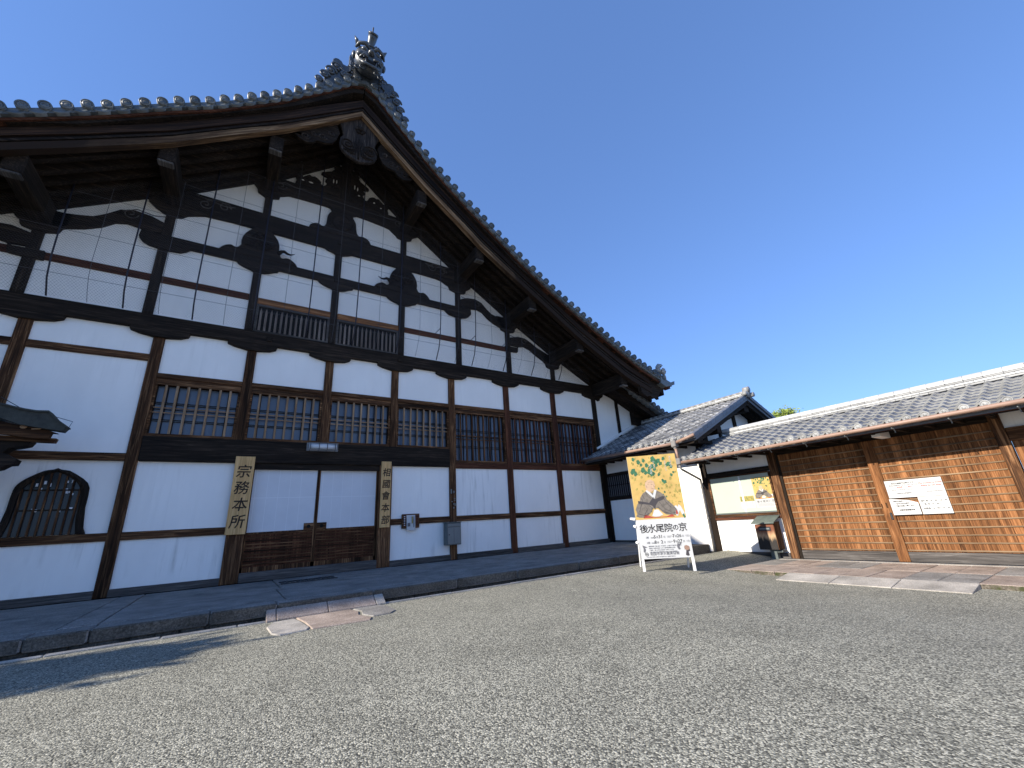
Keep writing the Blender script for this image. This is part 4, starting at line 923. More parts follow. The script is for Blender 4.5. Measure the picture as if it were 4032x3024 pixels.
for sd in (1, -1):
    bp = [(15.4, 5.02), (15.4 - sd * 3.55, 5.02 - .455 * 3.55), (15.4 - sd * 3.5, 4.80 - .455 * 3.5), (15.4, 4.78)]
    part('bargeboard', MB().prism(bp, 7.56, 7.62), 'dark_X', wr)
    part('verge_soffit', MB().prism([(15.4, 4.98), (15.4 - sd * 3.5, 4.98 - .455 * 3.5), (15.4 - sd * 3.5, 4.92 - .455 * 3.5), (15.4, 4.92)], 7.62, 8.3), 'dark_X', wr)
for k in range(19):
    y = 7.5 + k * .265; part('ridge_tile', MB().box(15.28, 15.52, y + .003, y + .262, 5.12, 5.17), 'tile_edge', wr, bevel=.006); part('ridge_tile', MB().box(15.30, 15.50, y + .13, y + .39, 5.175, 5.22), 'ridge_white', wr, bevel=.006)
    part('ridge_cap', MB().tube([(15.4, y + .003, 5.25), (15.4, y + .26, 5.25)], .075, 10), 'tile_edge', wr, True)
part('ridge_end', MB().tube([(15.4, 7.36, 5.34), (15.4, 7.56, 5.34)], .11, 14).tube([(15.18, 7.36, 5.16), (15.18, 7.5, 5.16)], .08, 12).tube([(15.62, 7.34, 5.16), (15.62, 7.5, 5.16)], .09, 12).box(15.25, 15.55, 7.4, 7.52, 5.05, 5.3), 'tile_edge', wr, True)
part('verge_flashing', MB().prism([(12.52, wz(12.52) + .06), (15.3, wz(15.3) + .06), (15.3, wz(15.3) + .19), (12.52, wz(12.52) + .15)], FY - .03, FY + .05), 'plaster', wr)
gb = part('gable_wall', MB().prism([(12.78, 3.3), (18.0, 3.3), (18.0, 3.75), (15.4, 4.92), (12.78, 3.75)], 8.2, 8.3), 'plaster', wing)
for x, w_ in ((15.4, .09), (14.3, .08), (16.5, .08), (13.3, .12)): part('gable_post', MB().box(x - w_, x + w_, 8.15, 8.25, 3.3, 4.93 - .455 * abs(x - 15.4)), 'dark_Z', gb)
part('gable_beam', MB().prism([(13.0, 3.75), (14.0, 4.02), (14.9, 4.45), (15.4, 4.62), (15.4, 4.48), (14.9, 4.3), (14.2, 3.98), (13.0, 3.5)], 8.13, 8.22), 'dark_X', gb)
part('gable_beam', MB().box(12.8, 18, 8.14, 8.24, 3.3, 3.45), 'dark_X', gb)
part('purlin', MB().box(15.25, 15.55, 7.62, 8.3, 4.55, 4.85), 'dark_Y', gb); part('purlin', MB().box(13.2, 13.45, 7.62, 8.3, 3.62, 3.85), 'dark_Y', gb)
for k in range(10): 
    pass
gt = part('gutter', MB().tube([(11.58, 12.6, 3.39), (11.58, 10, 3.34), (11.58, 8.3, 3.29)], .048, 10).tube([(11.58, 8.15, 3.30), (11.58, 7.45, 3.43)], .048, 10), 'copper_brown', wing, True)
part('rain_head', MB().box(11.49, 11.67, 8.10, 8.27, 3.17, 3.38).box(11.53, 11.63, 8.14, 8.23, 3.10, 3.17), 'pipe_grey', gt, bevel=.02)
part('downpipe', MB().tube([(11.58, 8.18, 3.12), (11.58, 8.15, 2.80)], .042, 10), 'copper_brown', gt, True)

# ---------------------------------------------------------------- gate range
XG = 12.72
gate = thing('gate_building', (XG, 3.0, -.15), 'long low gate building with grey pantiled roof and brown boarded sliding gates', 'gate building')
rz = lambda x: 2.80 + .375 * (x - 11.65)
part('post', MB().box(XG - .03, XG + .15, 5.86, 6.07, -.16, 2.9), 'brown_Z', gate, bevel=.012)
part('post', MB().box(XG + .02, XG + .15, 5.80, 5.86, -.16, 2.9), 'dark_Z', gate)
part('post', MB().box(XG - .06, XG + .15, 1.47, 1.64, -.16, 2.9), 'brown_Z', gate, bevel=.012)
part('plaster_panel', MB().box(XG + .03, XG + .12, 6.07, 8.03, 2.30, 2.95), 'plaster', gate)
part('plaster_panel', MB().box(XG + .03, XG + .12, 6.07, 8.03, -.02, .90), 'plaster', gate)
part('plaster_panel', MB().box(XG + .03, XG + .12, -5, 1.47, 2.40, 2.95), 'plaster', gate)
part('rail', MB().box(XG - .02, XG + .1, 6.07, 8.03, 2.18, 2.31), 'dark_Y', gate, bevel=.008)
part('rail', MB().box(XG - .02, XG + .1, 6.07, 8.03, .885, .965), 'red_Y', gate, bevel=.008)
part('sill', MB().box(XG - .04, XG + .1, 6.07, 8.03, -.15, -.01), 'grey_Y', gate, bevel=.01)
part('gate_head', MB().box(XG + .0, XG + .15, 1.64, 5.8, 2.56, 2.78), 'dark_Y', gate)
part('wall_plate', MB().box(XG - .05, XG + .15, -5, 8.02, 2.80, 2.95), 'dark_Y', gate)
part('side_lintel', MB().box(XG - .02, XG + .12, -5, 1.47, 2.14, 2.40), 'brown_Y', gate, bevel=.01)
for k in range(22): part('wall_board', MB().box(XG + .03, XG + .08, 1.46 - .29 * (k + 1) + .004, 1.46 - .29 * k - .004, -.15, 2.14), 'gate_Z', gate, bevel=.006)
# boarded gate leaves: upright boards behind battens, paled in colour as if catching light
rb = random.Random(5)
for y0, y1, xo in ((3.72, 5.80, .06), (1.64, 3.72, .02)):
    d = part('gate_leaf', MB().box(XG + xo + .03, XG + xo + .05, y0, y1, -.15, 2.56), 'dark_Z', gate)
    n = 15; ww = (y1 - y0) / n
    for k in range(n):
        dx = rb.uniform(-.002, .002); part('board', MB().box(XG + xo + dx, XG + xo + .03, y0 + ww * k + .0015, y0 + ww * (k + 1) - .0015, .06, 2.56), 'gate_Z', d, bevel=.002)
    for k in range(16):
        z = .075 + .153 * k
        part('batten', MB().prismX([(y0 + .01, z), (y1 - .01, z), (y1 - .01, z + .030), (y0 + .01, z + .030)], XG + xo - .016, XG + xo + .004), 'batten', d, bevel=.006)
    part('foot_board', MB().box(XG + xo - .025, XG + xo + .03, y0, y1, -.15, .055), 'grey_Y', d, bevel=.008)
part('meeting_stile', MB().box(XG - .035, XG + .02, 3.61, 3.81, -.15, 2.56), 'gate_Z', gate, bevel=.01)
part('gate_pull', MB().box(XG - .05, XG - .03, 3.655, 3.70, .74, .90), 'iron', gate, bevel=.015)
part('keyhole', MB().box(XG - .037, XG - .034, 3.69, 3.72, 1.0, 1.12).box(XG - .037, XG - .034, 3.78, 3.80, 1.0, 1.1), 'brown_Z', gate)
part('white_beam_end', MB().box(12.05, 12.7, 3.22, 3.38, 2.55, 2.71), 'plaster', gate)
gr_ = part('roof', MB().prism([(11.68, rz(11.68) - .1), (13.72, rz(13.72) - .05), (15.75, rz(11.68) - .1), (15.75, rz(11.68) - .2), (13.72, rz(13.72) - .2), (11.68, rz(11.68) - .2)], -5, 8.05), 'tile_gate', gate)
part('soffit', MB().prism([(11.72, rz(11.72) - .21), (12.9, rz(12.9) - .21), (12.9, rz(12.9) - .27), (11.72, rz(11.72) - .25)], -5, 8.0), 'dark_Y', gr_)
part('fascia', MB().box(11.70, 11.75, -5, 8.03, rz(11.7) - .22, rz(11.7) - .08), 'red_Y', gr_)
for k in range(28): part('rafter_end', MB().box(11.76, 12.7, 7.8 - .45 * k, 7.86 - .45 * k, 2.60, 2.66), 'dark_X', gr_)
GT = .2845; ag = math.atan(.375); tg = tile_mesh('roof_tile', GT, .30, ['tile_gate', 'tile_edge'], .038, .034, .038)
dmg = disc_mesh('eave_disc', .078, 'tile_edge'); lxg = lipx_mesh('eave_lip', .215, 'tile_edge')
for c in range(31):
    y = 8.02 - (c + .5) * GT
    for r in range(8):
        x = 11.62 + r * .245; inst('roof_tile', tg, gr_, (x, y, rz(x) - .035 + random.uniform(-.003, .003)), (random.uniform(-.01, .01), -ag, 0))
    inst('eave_disc', dmg, gr_, (11.60, y + GT * .38, rz(11.6) - .005)); inst('eave_lip', lxg, gr_, (11.595, y - .035, rz(11.6) - .025))
far = MB()
for c in range(14):
    y = 8.02 - (31 + c + .5) * GT
    for r in range(8):
        x = 11.62 + r * .245; far.box(x, x + .26, y - GT * .5, y + GT * .45, rz(x) - .05, rz(x) - .0)
part('far_roof_tiles', far, 'tile_gate', gr_, kind='stuff')
for k in range(36):
    y = 7.75 - k * .31
    if y < -3.2: break
    part('ridge_tile', MB().box(13.56, 13.88, y - .307, y, 3.50, 3.545), 'tile_edge', gr_, bevel=.006)
    part('ridge_tile', MB().box(13.58, 13.86, y - .46, y - .153, 3.555, 3.60), 'ridge_white', gr_, bevel=.006)
    part('ridge_tile', MB().box(13.60, 13.84, y - .307, y, 3.61, 3.65), 'tile_edge', gr_, bevel=.006)
    part('ridge_cap', MB().prism([(13.60, 3.655), (13.61, 3.72), (13.66, 3.765), (13.72, 3.78), (13.78, 3.765), (13.83, 3.72), (13.84, 3.655)], y - .306, y), 'ridge_white', gr_, bevel=.006)
g2 = part('gutter', MB().tube([(11.53, 8.05, 2.66), (11.53, 4.0, 2.685), (11.53, -4.5, 2.74)], .044, 10), 'copper_brown', gate, True)
part('rain_head', MB().box(11.44, 11.62, 8.02, 8.20, 2.60, 2.80).tube([(11.53, 8.11, 2.62), (11.53, 8.11, 2.50)], .045, 10), 'pipe_grey', g2, bevel=.02)
part('downpipe', MB().tube([(11.53, 8.11, 2.52), (11.58, 8.10, 2.46), (12.60, 8.20, 2.16), (12.66, 8.235, 2.06), (12.66, 8.235, -.1)], .034, 10), 'pipe_grey', g2, True)
part('pipe_clip', MB().box(12.62, 12.72, 8.19, 8.28, .95, .985).box(12.62, 12.72, 8.19, 8.28, 1.9, 1.93), 'pipe_grey', g2)
for y in (7.2, 6.3, 5.41, 4.565, 3.70, 2.85, 1.97, 1.07, .2): part('gutter_hook', MB().tube([(11.50, y, 2.62), (11.53, y, 2.60), (11.60, y, 2.62), (11.66, y, 2.56), (11.66, y, 2.53)], .010, 5), 'steel_light', g2)

# glazed notice case
nc = thing('notice_case', (XG - .03, 7.05, .97), 'wide pale green notice case in a brown frame beside the gate', 'notice case')
part('board', MB().box(XG - .01, XG + .02, 6.12, 7.97, 1.06, 2.13), 'case_board', nc)
part('frame', MB().box(XG - .05, XG + .02, 7.95, 8.01, .97, 2.17).box(XG - .05, XG + .02, 6.08, 6.13, .97, 2.17).box(XG - .05, XG + .02, 6.13, 7.95, .97, 1.045).box(XG - .05, XG + .02, 6.13, 7.95, 2.13, 2.17), 'brown_Y', nc, bevel=.008)
part('bottom_track', MB().box(XG - .045, XG - .02, 6.13, 7.95, 1.045, 1.085), 'steel_box', nc)
part('lock', MB().box(XG - .055, XG - .045, 6.95, 7.0, 1.05, 1.08), 'steel_light', nc)
part('glass_seam', MB().box(XG - .018, XG - .012, 6.98, 7.03, 1.09, 2.12), 'shoji', nc)
U = (0, -1, 0)                                         # reading direction on walls that face the court
def leafpoly(mb, f, cx, cy, r, rnd, sc=1.0):
    a0 = rnd.uniform(-.5, .5); pts = []
    for k, rad in enumerate((1.0, .72, .95, .70, 1.0, .72, .55, .30, .55, .72)):
        a = a0 + pi / 2 * 3 + 2 * pi * k / 10 + .0; pts.append(f(cx + r * rad * cos(a), cy + r * rad * sin(a) * .9))
    mb.add(pts, [tuple(range(10))])
def poster_art(root, f, W, Ht, yb, lvl):
    # f(u, v, k) maps poster coordinates (0..W, 0..Ht) to a point k layers proud of the sheet
    rnd = random.Random(11)
    F = lambda k: (lambda u, v: f(u, v, k))
    mb = MB(); mb.add([f(0, yb, 1), f(W, yb, 1), f(W, Ht, 1), f(0, Ht, 1)], [(0, 1, 2, 3)]); part('gold_ground', mb, 'gold', root)
    g = (Ht - yb); oc = MB()
    for k in range(70 if lvl else 26):
        t = rnd.random(); u = W * (rnd.random()); v = yb + g * (1 - .62 * rnd.random() * (1 - .1 * t)); leafpoly(oc, F(2), u * .94 + .03 * W, min(v, Ht * .975), W * rnd.uniform(.02, .045), rnd)
    for k in range(26 if lvl else 8): leafpoly(oc, F(2), W * rnd.uniform(.72, .95), yb + g * rnd.uniform(.2, .5), W * rnd.uniform(.012, .028), rnd)
    part('ochre_leaves', oc, 'leaf_ochre', root)
    gl = MB()
    big = [(.08, .76, .10), (.29, .77, .09), (.42, .74, .10), (.38, .84, .07), (.48, .82, .09), (.52, .93, .10), (.62, .90, .09), (.74, .93, .06), (.82, .84, .085), (.22, .90, .075), (.12, .95, .06), (.33, .92, .06), (.58, .83, .06), (.50, .70, .055), (.60, .68, .05), (.85, .66, .05), (.90, .70, .04), (.70, .56, .06), (.66, .58, .055), (.44, .55, .035), (.55, .46, .03), (.66, .40, .035), (.62, .36, .035), (.68, .33, .03), (.56, .30, .035), (.64, .28, .035), (.70, .24, .04), (.60, .22, .03), (.68, .19, .03)]
    for u, v, r in big:
        v = yb + g * v if lvl else yb + g * v
        leafpoly(gl, F(3), W * u, v, W * r * .85, rnd)
        if lvl and r > .06: leafpoly(gl, F(3), W * (u + .05), v - W * .06, W * r * .6, rnd)
    part('green_leaves', gl, 'leaf_dark', root)
    P = lambda L, k: [f(W * a, yb + g * b, k) for a, b in L]
    def shp(nm, L, mat, k): part(nm, MB().add(P(L, k), [tuple(range(len(L)))]), mat, root)
    shp('seated_robe', [(.02, .055), (.05, .09), (.03, .16), (.08, .24), (.13, .27), (.16, .34), (.22, .40), (.31, .44), (.36, .41), (.42, .40), (.50, .44), (.58, .40), (.66, .34), (.68, .28), (.78, .20), (.84, .13), (.86, .07), (.80, .045), (.62, .06), (.55, .10), (.48, .16), (.38, .16), (.32, .10), (.22, .03), (.08, .035)], 'robe', 4)
    shp('sash', [(.10, .25), (.10, .29), (.22, .27), (.32, .25), (.38, .30), (.42, .34), (.45, .30), (.60, .34), (.65, .33), (.62, .29), (.50, .26), (.44, .20), (.42, .14), (.38, .20), (.32, .22), (.20, .235)], 'robe_dark', 5)
    shp('collar', [(.28, .435), (.33, .46), (.42, .36), (.46, .45), (.51, .44), (.44, .30)], 'paper', 5)
    shp('head', [(.31, .45), (.29, .50), (.30, .56), (.35, .60), (.42, .61), (.48, .58), (.49, .53), (.50, .505), (.48, .50), (.48, .46), (.44, .43), (.38, .41), (.34, .43)], 'skin', 6)
    if lvl:
        fm = MB()
        for L in ([(.345, .535), (.365, .54)], [(.41, .53), (.445, .535)], [(.455, .53), (.475, .50), (.455, .495)], [(.41, .465), (.45, .468)], [(.36, .56), (.40, .57), (.45, .565)], [(.31, .52), (.325, .50), (.32, .48)]):
            fm.tube([f(W * a, yb + g * b, 7) for a, b in L], .0022, 4)
        for L in ([(.16, .34), (.20, .28), (.14, .20), (.10, .12)], [(.22, .22), (.26, .15), (.20, .08)], [(.30, .22), (.36, .17), (.34, .10)], [(.52, .26), (.56, .20), (.62, .14), (.72, .10)], [(.60, .33), (.66, .24), (.74, .16)], [(.48, .18), (.56, .12), (.66, .08)], [(.28, .43), (.30, .36), (.38, .30)], [(.20, .38), (.24, .32)], [(.08, .09), (.2, .06), (.28, .09)], [(.58, .09), (.7, .07), (.82, .08)]):
            fm.tube([f(W * a, yb + g * b, 6) for a, b in L], .0035, 4)
        part('brush_lines', fm, 'robe_dark', root)
        for ch, uu_, vv_, sz_ in (('あさがほの', .86, .955, .055), ('花のゆかり', .75, .88, .05), ('もとむる', .52, .90, .05), ('院の京洛', .44, .84, .06)):
            for q_, c_ in enumerate(ch): text(c_, sz_, 'paper', root, f(W * uu_ - .01 * (q_ % 2), yb + g * vv_ - sz_ * (q_ + .6), 4), uu, (0, 0, 1), .0005)
    shp('cushion', [(.16, .02), (.20, .075), (.26, .06), (.36, .03), (.62, .03), (.74, .06), (.78, .02)], 'red_cloth', 4)
    shp('white_sleeve', [(.34, .05), (.40, .14), (.48, .14), (.56, .06), (.48, .035), (.40, .035)], 'paper', 5)
    shp('small_figure', [(.80, .07), (.82, .12), (.80, .17), (.84, .19), (.87, .16), (.89, .20), (.93, .17), (.98, .07), (.97, .02), (.93, .04), (.90, .11), (.86, .06), (.85, .03), (.82, .03)], 'paper', 4)
    shp('small_figure', [(.81, .06), (.82, .11), (.845, .12), (.85, .05)], 'red_cloth', 5)
    shp('small_figure', [(.93, .04), (.96, .06), (.985, .01), (.96, -.01)], 'leaf_dark', 5)
# poster pinned in the case
pt = thing('gold_poster', (XG - .02, 6.36, 1.18), 'small gold poster with vine leaves pinned at the right of the notice case', 'poster')
PW, PH = .565, .84
fpt = lambda u, v, k: (XG - .0145 - .0011 * k, 6.65 - u, 1.185 + v)
part('sheet', MB().box(XG - .0145, XG - .0105, 6.65 - PW, 6.65, 1.185, 1.185 + PH), 'paper', pt)
poster_art(pt, fpt, PW, PH, .235, 0)
text('後水尾院の京', .083, 'ink', pt, fpt(.02, .135, 2), U, (0, 0, 1), .0004)
for k in range(4): part('small_print', MB().box(XG - .0175, XG - .0145, 6.62 - (.45 if k % 2 else .5), 6.62, 1.29 - .025 * k, 1.297 - .025 * k), 'ink_grey', pt)
fl = thing('leaflet', (XG - .02, 6.88, 1.19), 'white exhibition leaflet with a leafy strip beside the gold poster', 'leaflet')
part('sheet', MB().box(XG - .0145, XG - .0105, 6.69, 7.10, 1.19, 1.53), 'paper', fl)
mb = MB(); rnd = random.Random(2)
part('strip', MB().box(XG - .0162, XG - .0145, 6.69, 7.10, 1.38, 1.53), 'leaf_ochre', fl)
for k in range(30): leafpoly(mb, lambda u, v: (XG - .0175, u, v), rnd.uniform(6.71, 7.08), rnd.uniform(1.395, 1.515), rnd.uniform(.008, .016), rnd)
part('strip_leaves', mb, 'leaf_dark', fl)
for k in range(5): part('small_print', MB().box(XG - .0165, XG - .0145, 6.74, 6.78, 1.35 - .03 * k, 1.36 - .03 * k).box(XG - .0165, XG - .0145, 6.9, 7.05, 1.35 - .03 * k, 1.357 - .03 * k), 'ink_grey', fl)

# notices on the gate
def notice(name, y0, y1, z0, z1, label, lines, x=XG - .012, eng=None, curl=False):
    t = thing(name, (x, (y0 + y1) / 2, z0), label, 'paper notice')
    if curl:
        part('sheet', MB().add([(x - .02, y1, z0), (x - .02, y0, z0), (x - .02, y0, z1 - .10), (x - .02, y0 + .15, z1 - .04), (x - .02, y1 - .05, z1), (x - .02, y1, z1)], [(0, 1, 2, 3, 4, 5)]), 'paper', t)
    else: part('sheet', MB().box(x - .003, x, y0, y1, z0, z1), 'paper', t)
    return t
t = notice('paper_notice', 2.64, 3.615, 1.208, 1.59, 'long white paper notice on the right gate leaf, upper of the three', 0, XG - .026)
for s, sz, yy, zz, m in (('本日の美術館は休館です', .036, 3.50, 1.51, 'ink'), ('境内の参拝はこちらへお進み下さい', .033, 3.55, 1.465, 'ink_grey'), ('承天閣', .034, 3.42, 1.42, 'red_cloth'), ('休館', .034, 3.22, 1.42, 'red_cloth'), ('またのご来館をお待ちしております', .024, 3.52, 1.37, 'ink_grey'), ('The museum is closed.', .042, 3.03, 1.475, 'red_cloth'), ('Please do not enter.', .042, 3.0, 1.42, 'red_cloth'), ('Shokokuji Jotenkaku Museum', .022, 2.94, 1.30, 'ink_grey'), ('相国寺承天閣美術館', .030, 3.46, 1.29, 'ink_grey')):
    text(s, sz, m, t, (XG - .0298, yy, zz), U, (0, 0, 1), .0004, 'LEFT', 0, 1, .0012)
t = notice('paper_notice', 2.64, 3.125, .838, 1.202, 'white opening hours sheet on the gate, lower right of the three papers', 0, XG - .026)
for s, yy, zz in (('坐禅会  14：00～16：00', 3.09, 1.10), ('受 付  13：30～', 3.05, 1.03), ('法話会  16：00～16：30', 3.09, .94)): text(s, .040, 'ink', t, (XG - .0298, yy, zz), U, (0, 0, 1), .0004, 'LEFT', 0, 1, .001)
t = notice('paper_notice', 3.14, 3.625, .842, 1.19, 'white sheet with a curled top edge on the gate, lower left of the three papers', 0, XG - .026, None, True)
for s, yy, zz in (('参拝の皆様へ', 3.56, 1.12), ('おすすめの順路', 3.52, 1.07), ('ご協力お願い致します', 3.55, 1.02), ('相国寺派宗務本所', 3.50, .93)): text(s, .034, 'ink', t, (XG - .0495, yy, zz), U, (0, 0, 1), .0004, 'LEFT', 0, 1, .001)

# wooden post box on a leg
wb = thing('wooden_mailbox', (12.5, 6.42, -.15), 'weathered wooden mailbox with a sloping metal lid under the notice case', 'mailbox')
part('body', MB().box(12.33, 12.66, 6.16, 6.66, .09, .745), 'mailwood', wb, bevel=.008)
part('lid', MB().prism([(12.27, .755), (12.27, .79), (12.70, .965), (12.70, .93)], 6.10, 6.72), 'copper_mail', wb, bevel=.006)
part('side_board', MB().box(12.34, 12.66, 6.145, 6.16, .09, .80), 'brown_Z', wb)
part('slot', MB().box(12.315, 12.33, 6.24, 6.56, .575, .675), 'iron', wb, bevel=.006); part('slot_mouth', MB().box(12.312, 12.316, 6.27, 6.53, .61, .645), 'steel_light', wb)
part('leg', MB().box(12.42, 12.56, 6.27, 6.44, -.17, .09), 'steel_box', wb, bevel=.006); part('leg_brace', MB().box(12.44, 12.66, 6.12, 6.27, .02, .07), 'steel_box', wb)

# ---------------------------------------------------------------- exhibition sign on white legs
FL = Vector((8.05, 7.11, -.05)); FR = Vector((8.90, 6.33, -.05))
uu = (FR - FL); WS = uu.length; uu.normalize(); nn = Vector((-uu.y, uu.x, 0)); nn = nn if nn.y > 0 else -nn    # nn points behind the board
sg = thing('exhibition_sign', tuple((FL + FR) / 2), 'tall gold and white exhibition sign standing on white legs on the gravel', 'signboard')
lean = .05
def sp(u, v, k=0.0): p = FL + uu * u + Vector((0, 0, v)) + nn * (lean * v / 2.5 - .0012 * k); return (p.x, p.y, p.z)
def sbox(u0, u1, v0, v1, k0, k1):
    vs = [sp(u, v) for u, v in ((u0, v0), (u1, v0), (u1, v1), (u0, v1))]; vs = [tuple(Vector(q) + nn * k0) for q in vs] + [tuple(Vector(q) + nn * k1) for q in vs]
    return MB().add(vs, [(0, 1, 2, 3), (7, 6, 5, 4), (0, 4, 5, 1), (1, 5, 6, 2), (2, 6, 7, 3), (3, 7, 4, 0)])
ZB, ZT = .27, 2.63
part('panel', sbox(0.0, WS, ZB, ZT, .0, .03), 'paper', sg)
for u in (.0, WS - .055): part('leg', sbox(u, u + .055, -.02, ZB + .1, .002, .04), 'white_paint', sg)
for u in (.0, WS - .055):
    a = Vector(sp(u + .02, 1.15)) + nn * .05; b = Vector(sp(u + .02, .0)) + nn * .62
    part('back_leg', MB().tube([a, b], .022, 6), 'white_paint', sg)
part('back_rail', MB().tube([Vector(sp(.02, .55)) + nn * .35, Vector(sp(WS - .03, .55)) + nn * .35], .018, 6), 'white_paint', sg)
for z in (1.15, .98, .62): part('side_knob', MB().tube([Vector(sp(-.01, z)) + nn * .03, Vector(sp(-.12 if z > 1.1 else -.06, z + .02)) + nn * .06], [.035, .028], 8), 'white_paint', sg)
f2 = lambda u, v, k: sp(u, v + ZB, k)
poster_art(sg, f2, WS, ZT - ZB, .86, 1)
zz = Vector((0, 0, 1))
def stx(s, size, u, v, m='ink', k=2, off=0.0, sx=1.0, sp_=1.0): text(s, size, m, sg, sp(u, v + ZB, k), uu, zz, .0006, 'LEFT', 0, sx, off, spacing=sp_)
stx('後', .20, .055, .58, off=.002); stx('水', .20, .235, .58, off=.002); stx('尾', .20, .42, .58, off=.002); stx('院', .20, .61, .58, off=.002); stx('の', .145, .80, .60, off=.002); stx('京', .20, .93, .58, off=.002)
stx('Ⅰ期', .052, .17, .44, 'ink_grey'); stx('［前期］', .03, .26, .44, 'ink_grey'); stx('5', .10, .345, .435, off=.001); stx('月', .05, .40, .44); stx('31', .10, .45, .435, off=.001); stx('日（日）', .05, .56, .44, 'ink_grey'); stx('～', .06, .72, .445); stx('7', .10, .765, .435, off=.001); stx('月', .05, .82, .44); stx('26', .10, .865, .435, off=.001); stx('日（日）', .05, .975, .44, 'ink_grey')
stx('Ⅱ期', .052, .17, .325, 'ink_grey'); stx('［後期］', .03, .26, .325, 'ink_grey'); stx('8', .10, .345, .32, off=.001); stx('月', .05, .40, .325); stx('2', .10, .49, .32, off=.001); stx('日（日）', .05, .55, .325, 'ink_grey'); stx('～', .06, .71, .33); stx('9', .10, .765, .32, off=.001); stx('月', .05, .82, .325); stx('27', .10, .865, .32, off=.001); stx('日（日）', .05, .975, .325, 'ink_grey')
for i, s in enumerate(('開館時間 午前10時～午後5時（入館は午後4時30分まで）', '休館日 会期中無休 ただし展示替期間は休館', '入館料 一般 大学生 高校生 中学生 小学生', '主催 相国寺承天閣美術館 共催 日本経済新聞社')):
    stx(s, .030, .20, .255 - .042 * i, 'ink_grey')
stx('相国寺承天閣美術館', .072, .21, .075, 'ink_grey', off=.0005)
stx('〒602-0898 京都市上京区今出川通烏丸東入 相国寺門前町701', .024, .12, .03, 'ink_grey')
mb = MB(); cx, cv, r = .135, .10, .036
ring = [sp(cx + r * cos(2 * pi * k / 20), ZB + cv + r * sin(2 * pi * k / 20), 3) for k in range(20)]
part('round_crest', MB().tube(ring + [ring[0]], .004, 5, False).tube([sp(cx - .035, ZB + cv + .012, 3), sp(cx + .035, ZB + cv + .012, 3)], .003, 4).tube([sp(cx - .02, ZB + cv, 3), sp(cx + .02, ZB + cv, 3)], .003, 4).tube([sp(cx - .035, ZB + cv - .012, 3), sp(cx + .035, ZB + cv - .012, 3)], .003, 4), 'ink', sg)
def sfig(nm, L, mat, k=3): part(nm, MB().add([sp(a, ZB + b, k) for a, b in L], [tuple(range(len(L)))]), mat, sg)
sfig('printed_figure', [(.99, .05), (1.02, .17), (.98, .20), (.99, .245), (1.04, .255), (1.08, .20), (1.10, .14), (1.06, .12), (1.07, .04), (1.03, .03)], 'robe_dark')
sfig('printed_figure', [(.98, .17), (.99, .24), (1.03, .26), (1.09, .235), (1.10, .18), (1.05, .15)], 'copper_brown', 4)
sfig('printed_figure', [(.84, .28), (.83, .22), (.86, .17), (.90, .18), (.88, .23), (.93, .30), (.96, .31), (.92, .33), (.88, .29), (.86, .33)], 'ink_grey')
sfig('printed_figure', [(.06, .30), (.13, .27), (.17, .25), (.11, .24), (.13, .20), (.10, .13), (.07, .16), (.08, .22)], 'ink_grey')

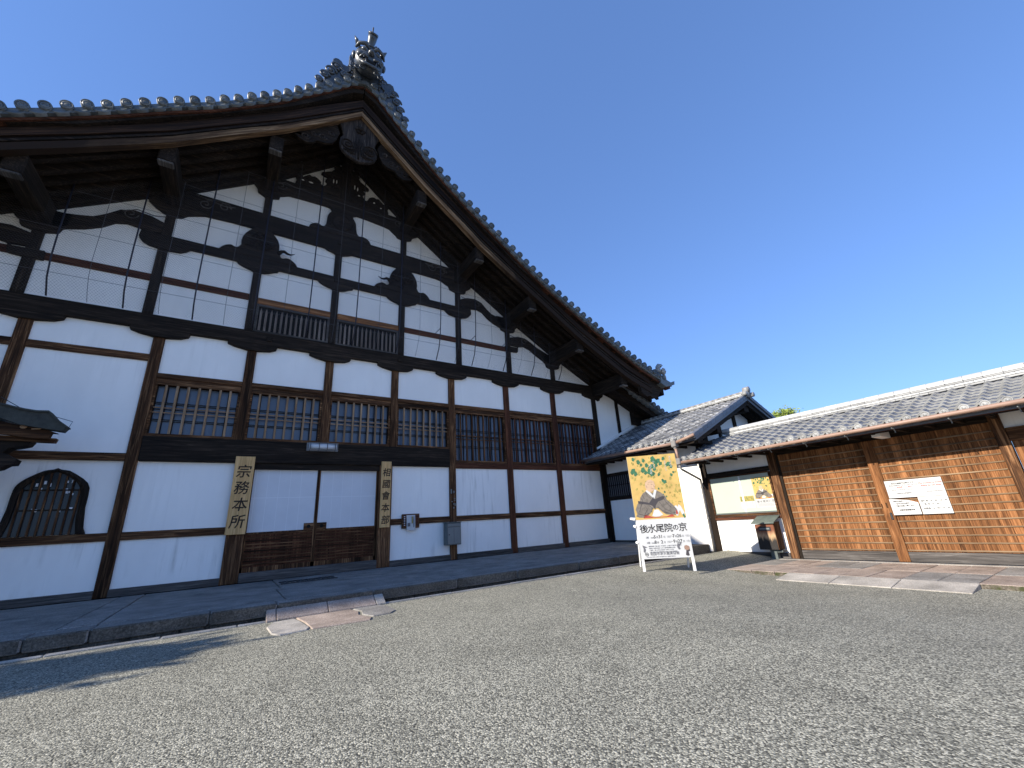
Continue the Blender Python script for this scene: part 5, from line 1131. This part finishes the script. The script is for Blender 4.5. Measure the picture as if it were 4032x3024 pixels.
# ---------------------------------------------------------------- trees
def tree(name, base, top, crown_c, crown_r, n, label, mat, leaf, seed, clumps=14, group=None):
    t = thing(name, base, label, 'tree', group); rnd = random.Random(seed); bx_, by_, bz_ = base
    part('trunk', MB().tube([base, (bx_ + .1, by_, (bz_ + crown_c[2]) / 2), crown_c], [.25, .2, .1], 8), 'trunk', t, True)
    cs = []; lb = MB()
    for k in range(clumps):
        while True:
            p = Vector((rnd.uniform(-1, 1), rnd.uniform(-1, 1), rnd.uniform(-1, 1)))
            if p.length < 1: break
        c = Vector(crown_c) + Vector((p.x * crown_r[0], p.y * crown_r[1], p.z * crown_r[2])); cs.append(c)
        lb.tube([(bx_, by_, crown_c[2] - crown_r[2] * .7), tuple((c + Vector(crown_c)) / 2), tuple(c)], [.08, .05, .02], 5)
    part('limbs', lb, 'trunk', t)
    vs = []; fs = []
    for k in range(n):
        c = rnd.choice(cs); r = crown_r[0] * .38
        p = c + Vector((rnd.gauss(0, r * .5), rnd.gauss(0, min(r * .5, crown_r[1] * .32)), rnd.gauss(0, r * .38)))
        a = Vector((rnd.uniform(-1, 1), rnd.uniform(-1, 1), rnd.uniform(-1, 1))).normalized(); b = a.orthogonal().normalized(); s = leaf * rnd.uniform(.6, 1.3)
        i = len(vs); vs += [tuple(p - a * s), tuple(p + b * s * .45), tuple(p + a * s), tuple(p - b * s * .45)]; fs.append((i, i + 1, i + 2, i + 3))
    part('crown', MB().add(vs, fs), mat, t)
    return t
tree('maple_tree', (29.5, 12.6, -.2), 8, (29.5, 12.6, 5.85), (1.3, 1.3, 1.15), 14000, 'bright green maple crown showing above the gate roof ridge', 'foliage', .11, 4, 34)
tree('pine_tree', (-14.3, 7.05, 0), 6, (-14.3, 7.05, 5.4), (1.9, .8, 1.6), 20000, 'pine tree beyond the left edge that shades the gravel', 'pine', .16, 9, 12)

# ---------------------------------------------------------------- beyond the frame, added for light: hall shading the walkway, white wall bouncing sunlight
nh = thing('added_shade_hall', (-22, 14, 0), 'tall white tile-roofed hall added beyond the left edge to shade the walkway', 'temple hall')
part('wall', MB().box(-27, -17, 8.0, 24, 0, 15.2), 'plaster', nh)
part('roof', MB().prismX([(7.97, 15.2), (16, 20.5), (24.6, 15.2), (24.6, 14.8), (16, 20.0), (7.97, 14.9)], -28, -16.5), 'tile_main', nh)
part('gable', MB().prismX([(8.1, 15.0), (16, 20.2), (24, 15.0)], -27, -17), 'plaster', nh)
for k in range(5): part('post', MB().box(-27 + k * 2.42, -26.7 + k * 2.42, 7.95, 8.0, 0, 15), 'dark_Z', nh)
pw = thing('added_bounce_wall', (12.8, -20, -.2), 'long white wall with a tiled coping added beyond the right edge to bounce sunlight', 'wall')
part('wall', MB().box(12.7, 13.2, -45, -5.05, -.3, 3.0), 'plaster', pw)
part('coping', MB().prism([(12.2, 3.0), (12.95, 3.4), (13.7, 3.0), (13.7, 2.9), (12.2, 2.9)], -45, -5.05), 'tile_gate', pw)

single('dry_leaf', MB().add([(12.62, 8.62, -.03), (12.60, 8.57, -.01), (12.61, 8.50, -.035), (12.66, 8.54, -.06), (12.67, 8.60, -.055)], [(0, 1, 2, 3, 4)]), 'copper_brown', (12.64, 8.57, -.05), 'small dry orange leaf caught at the foot of the white wall behind the sign', 'leaf')
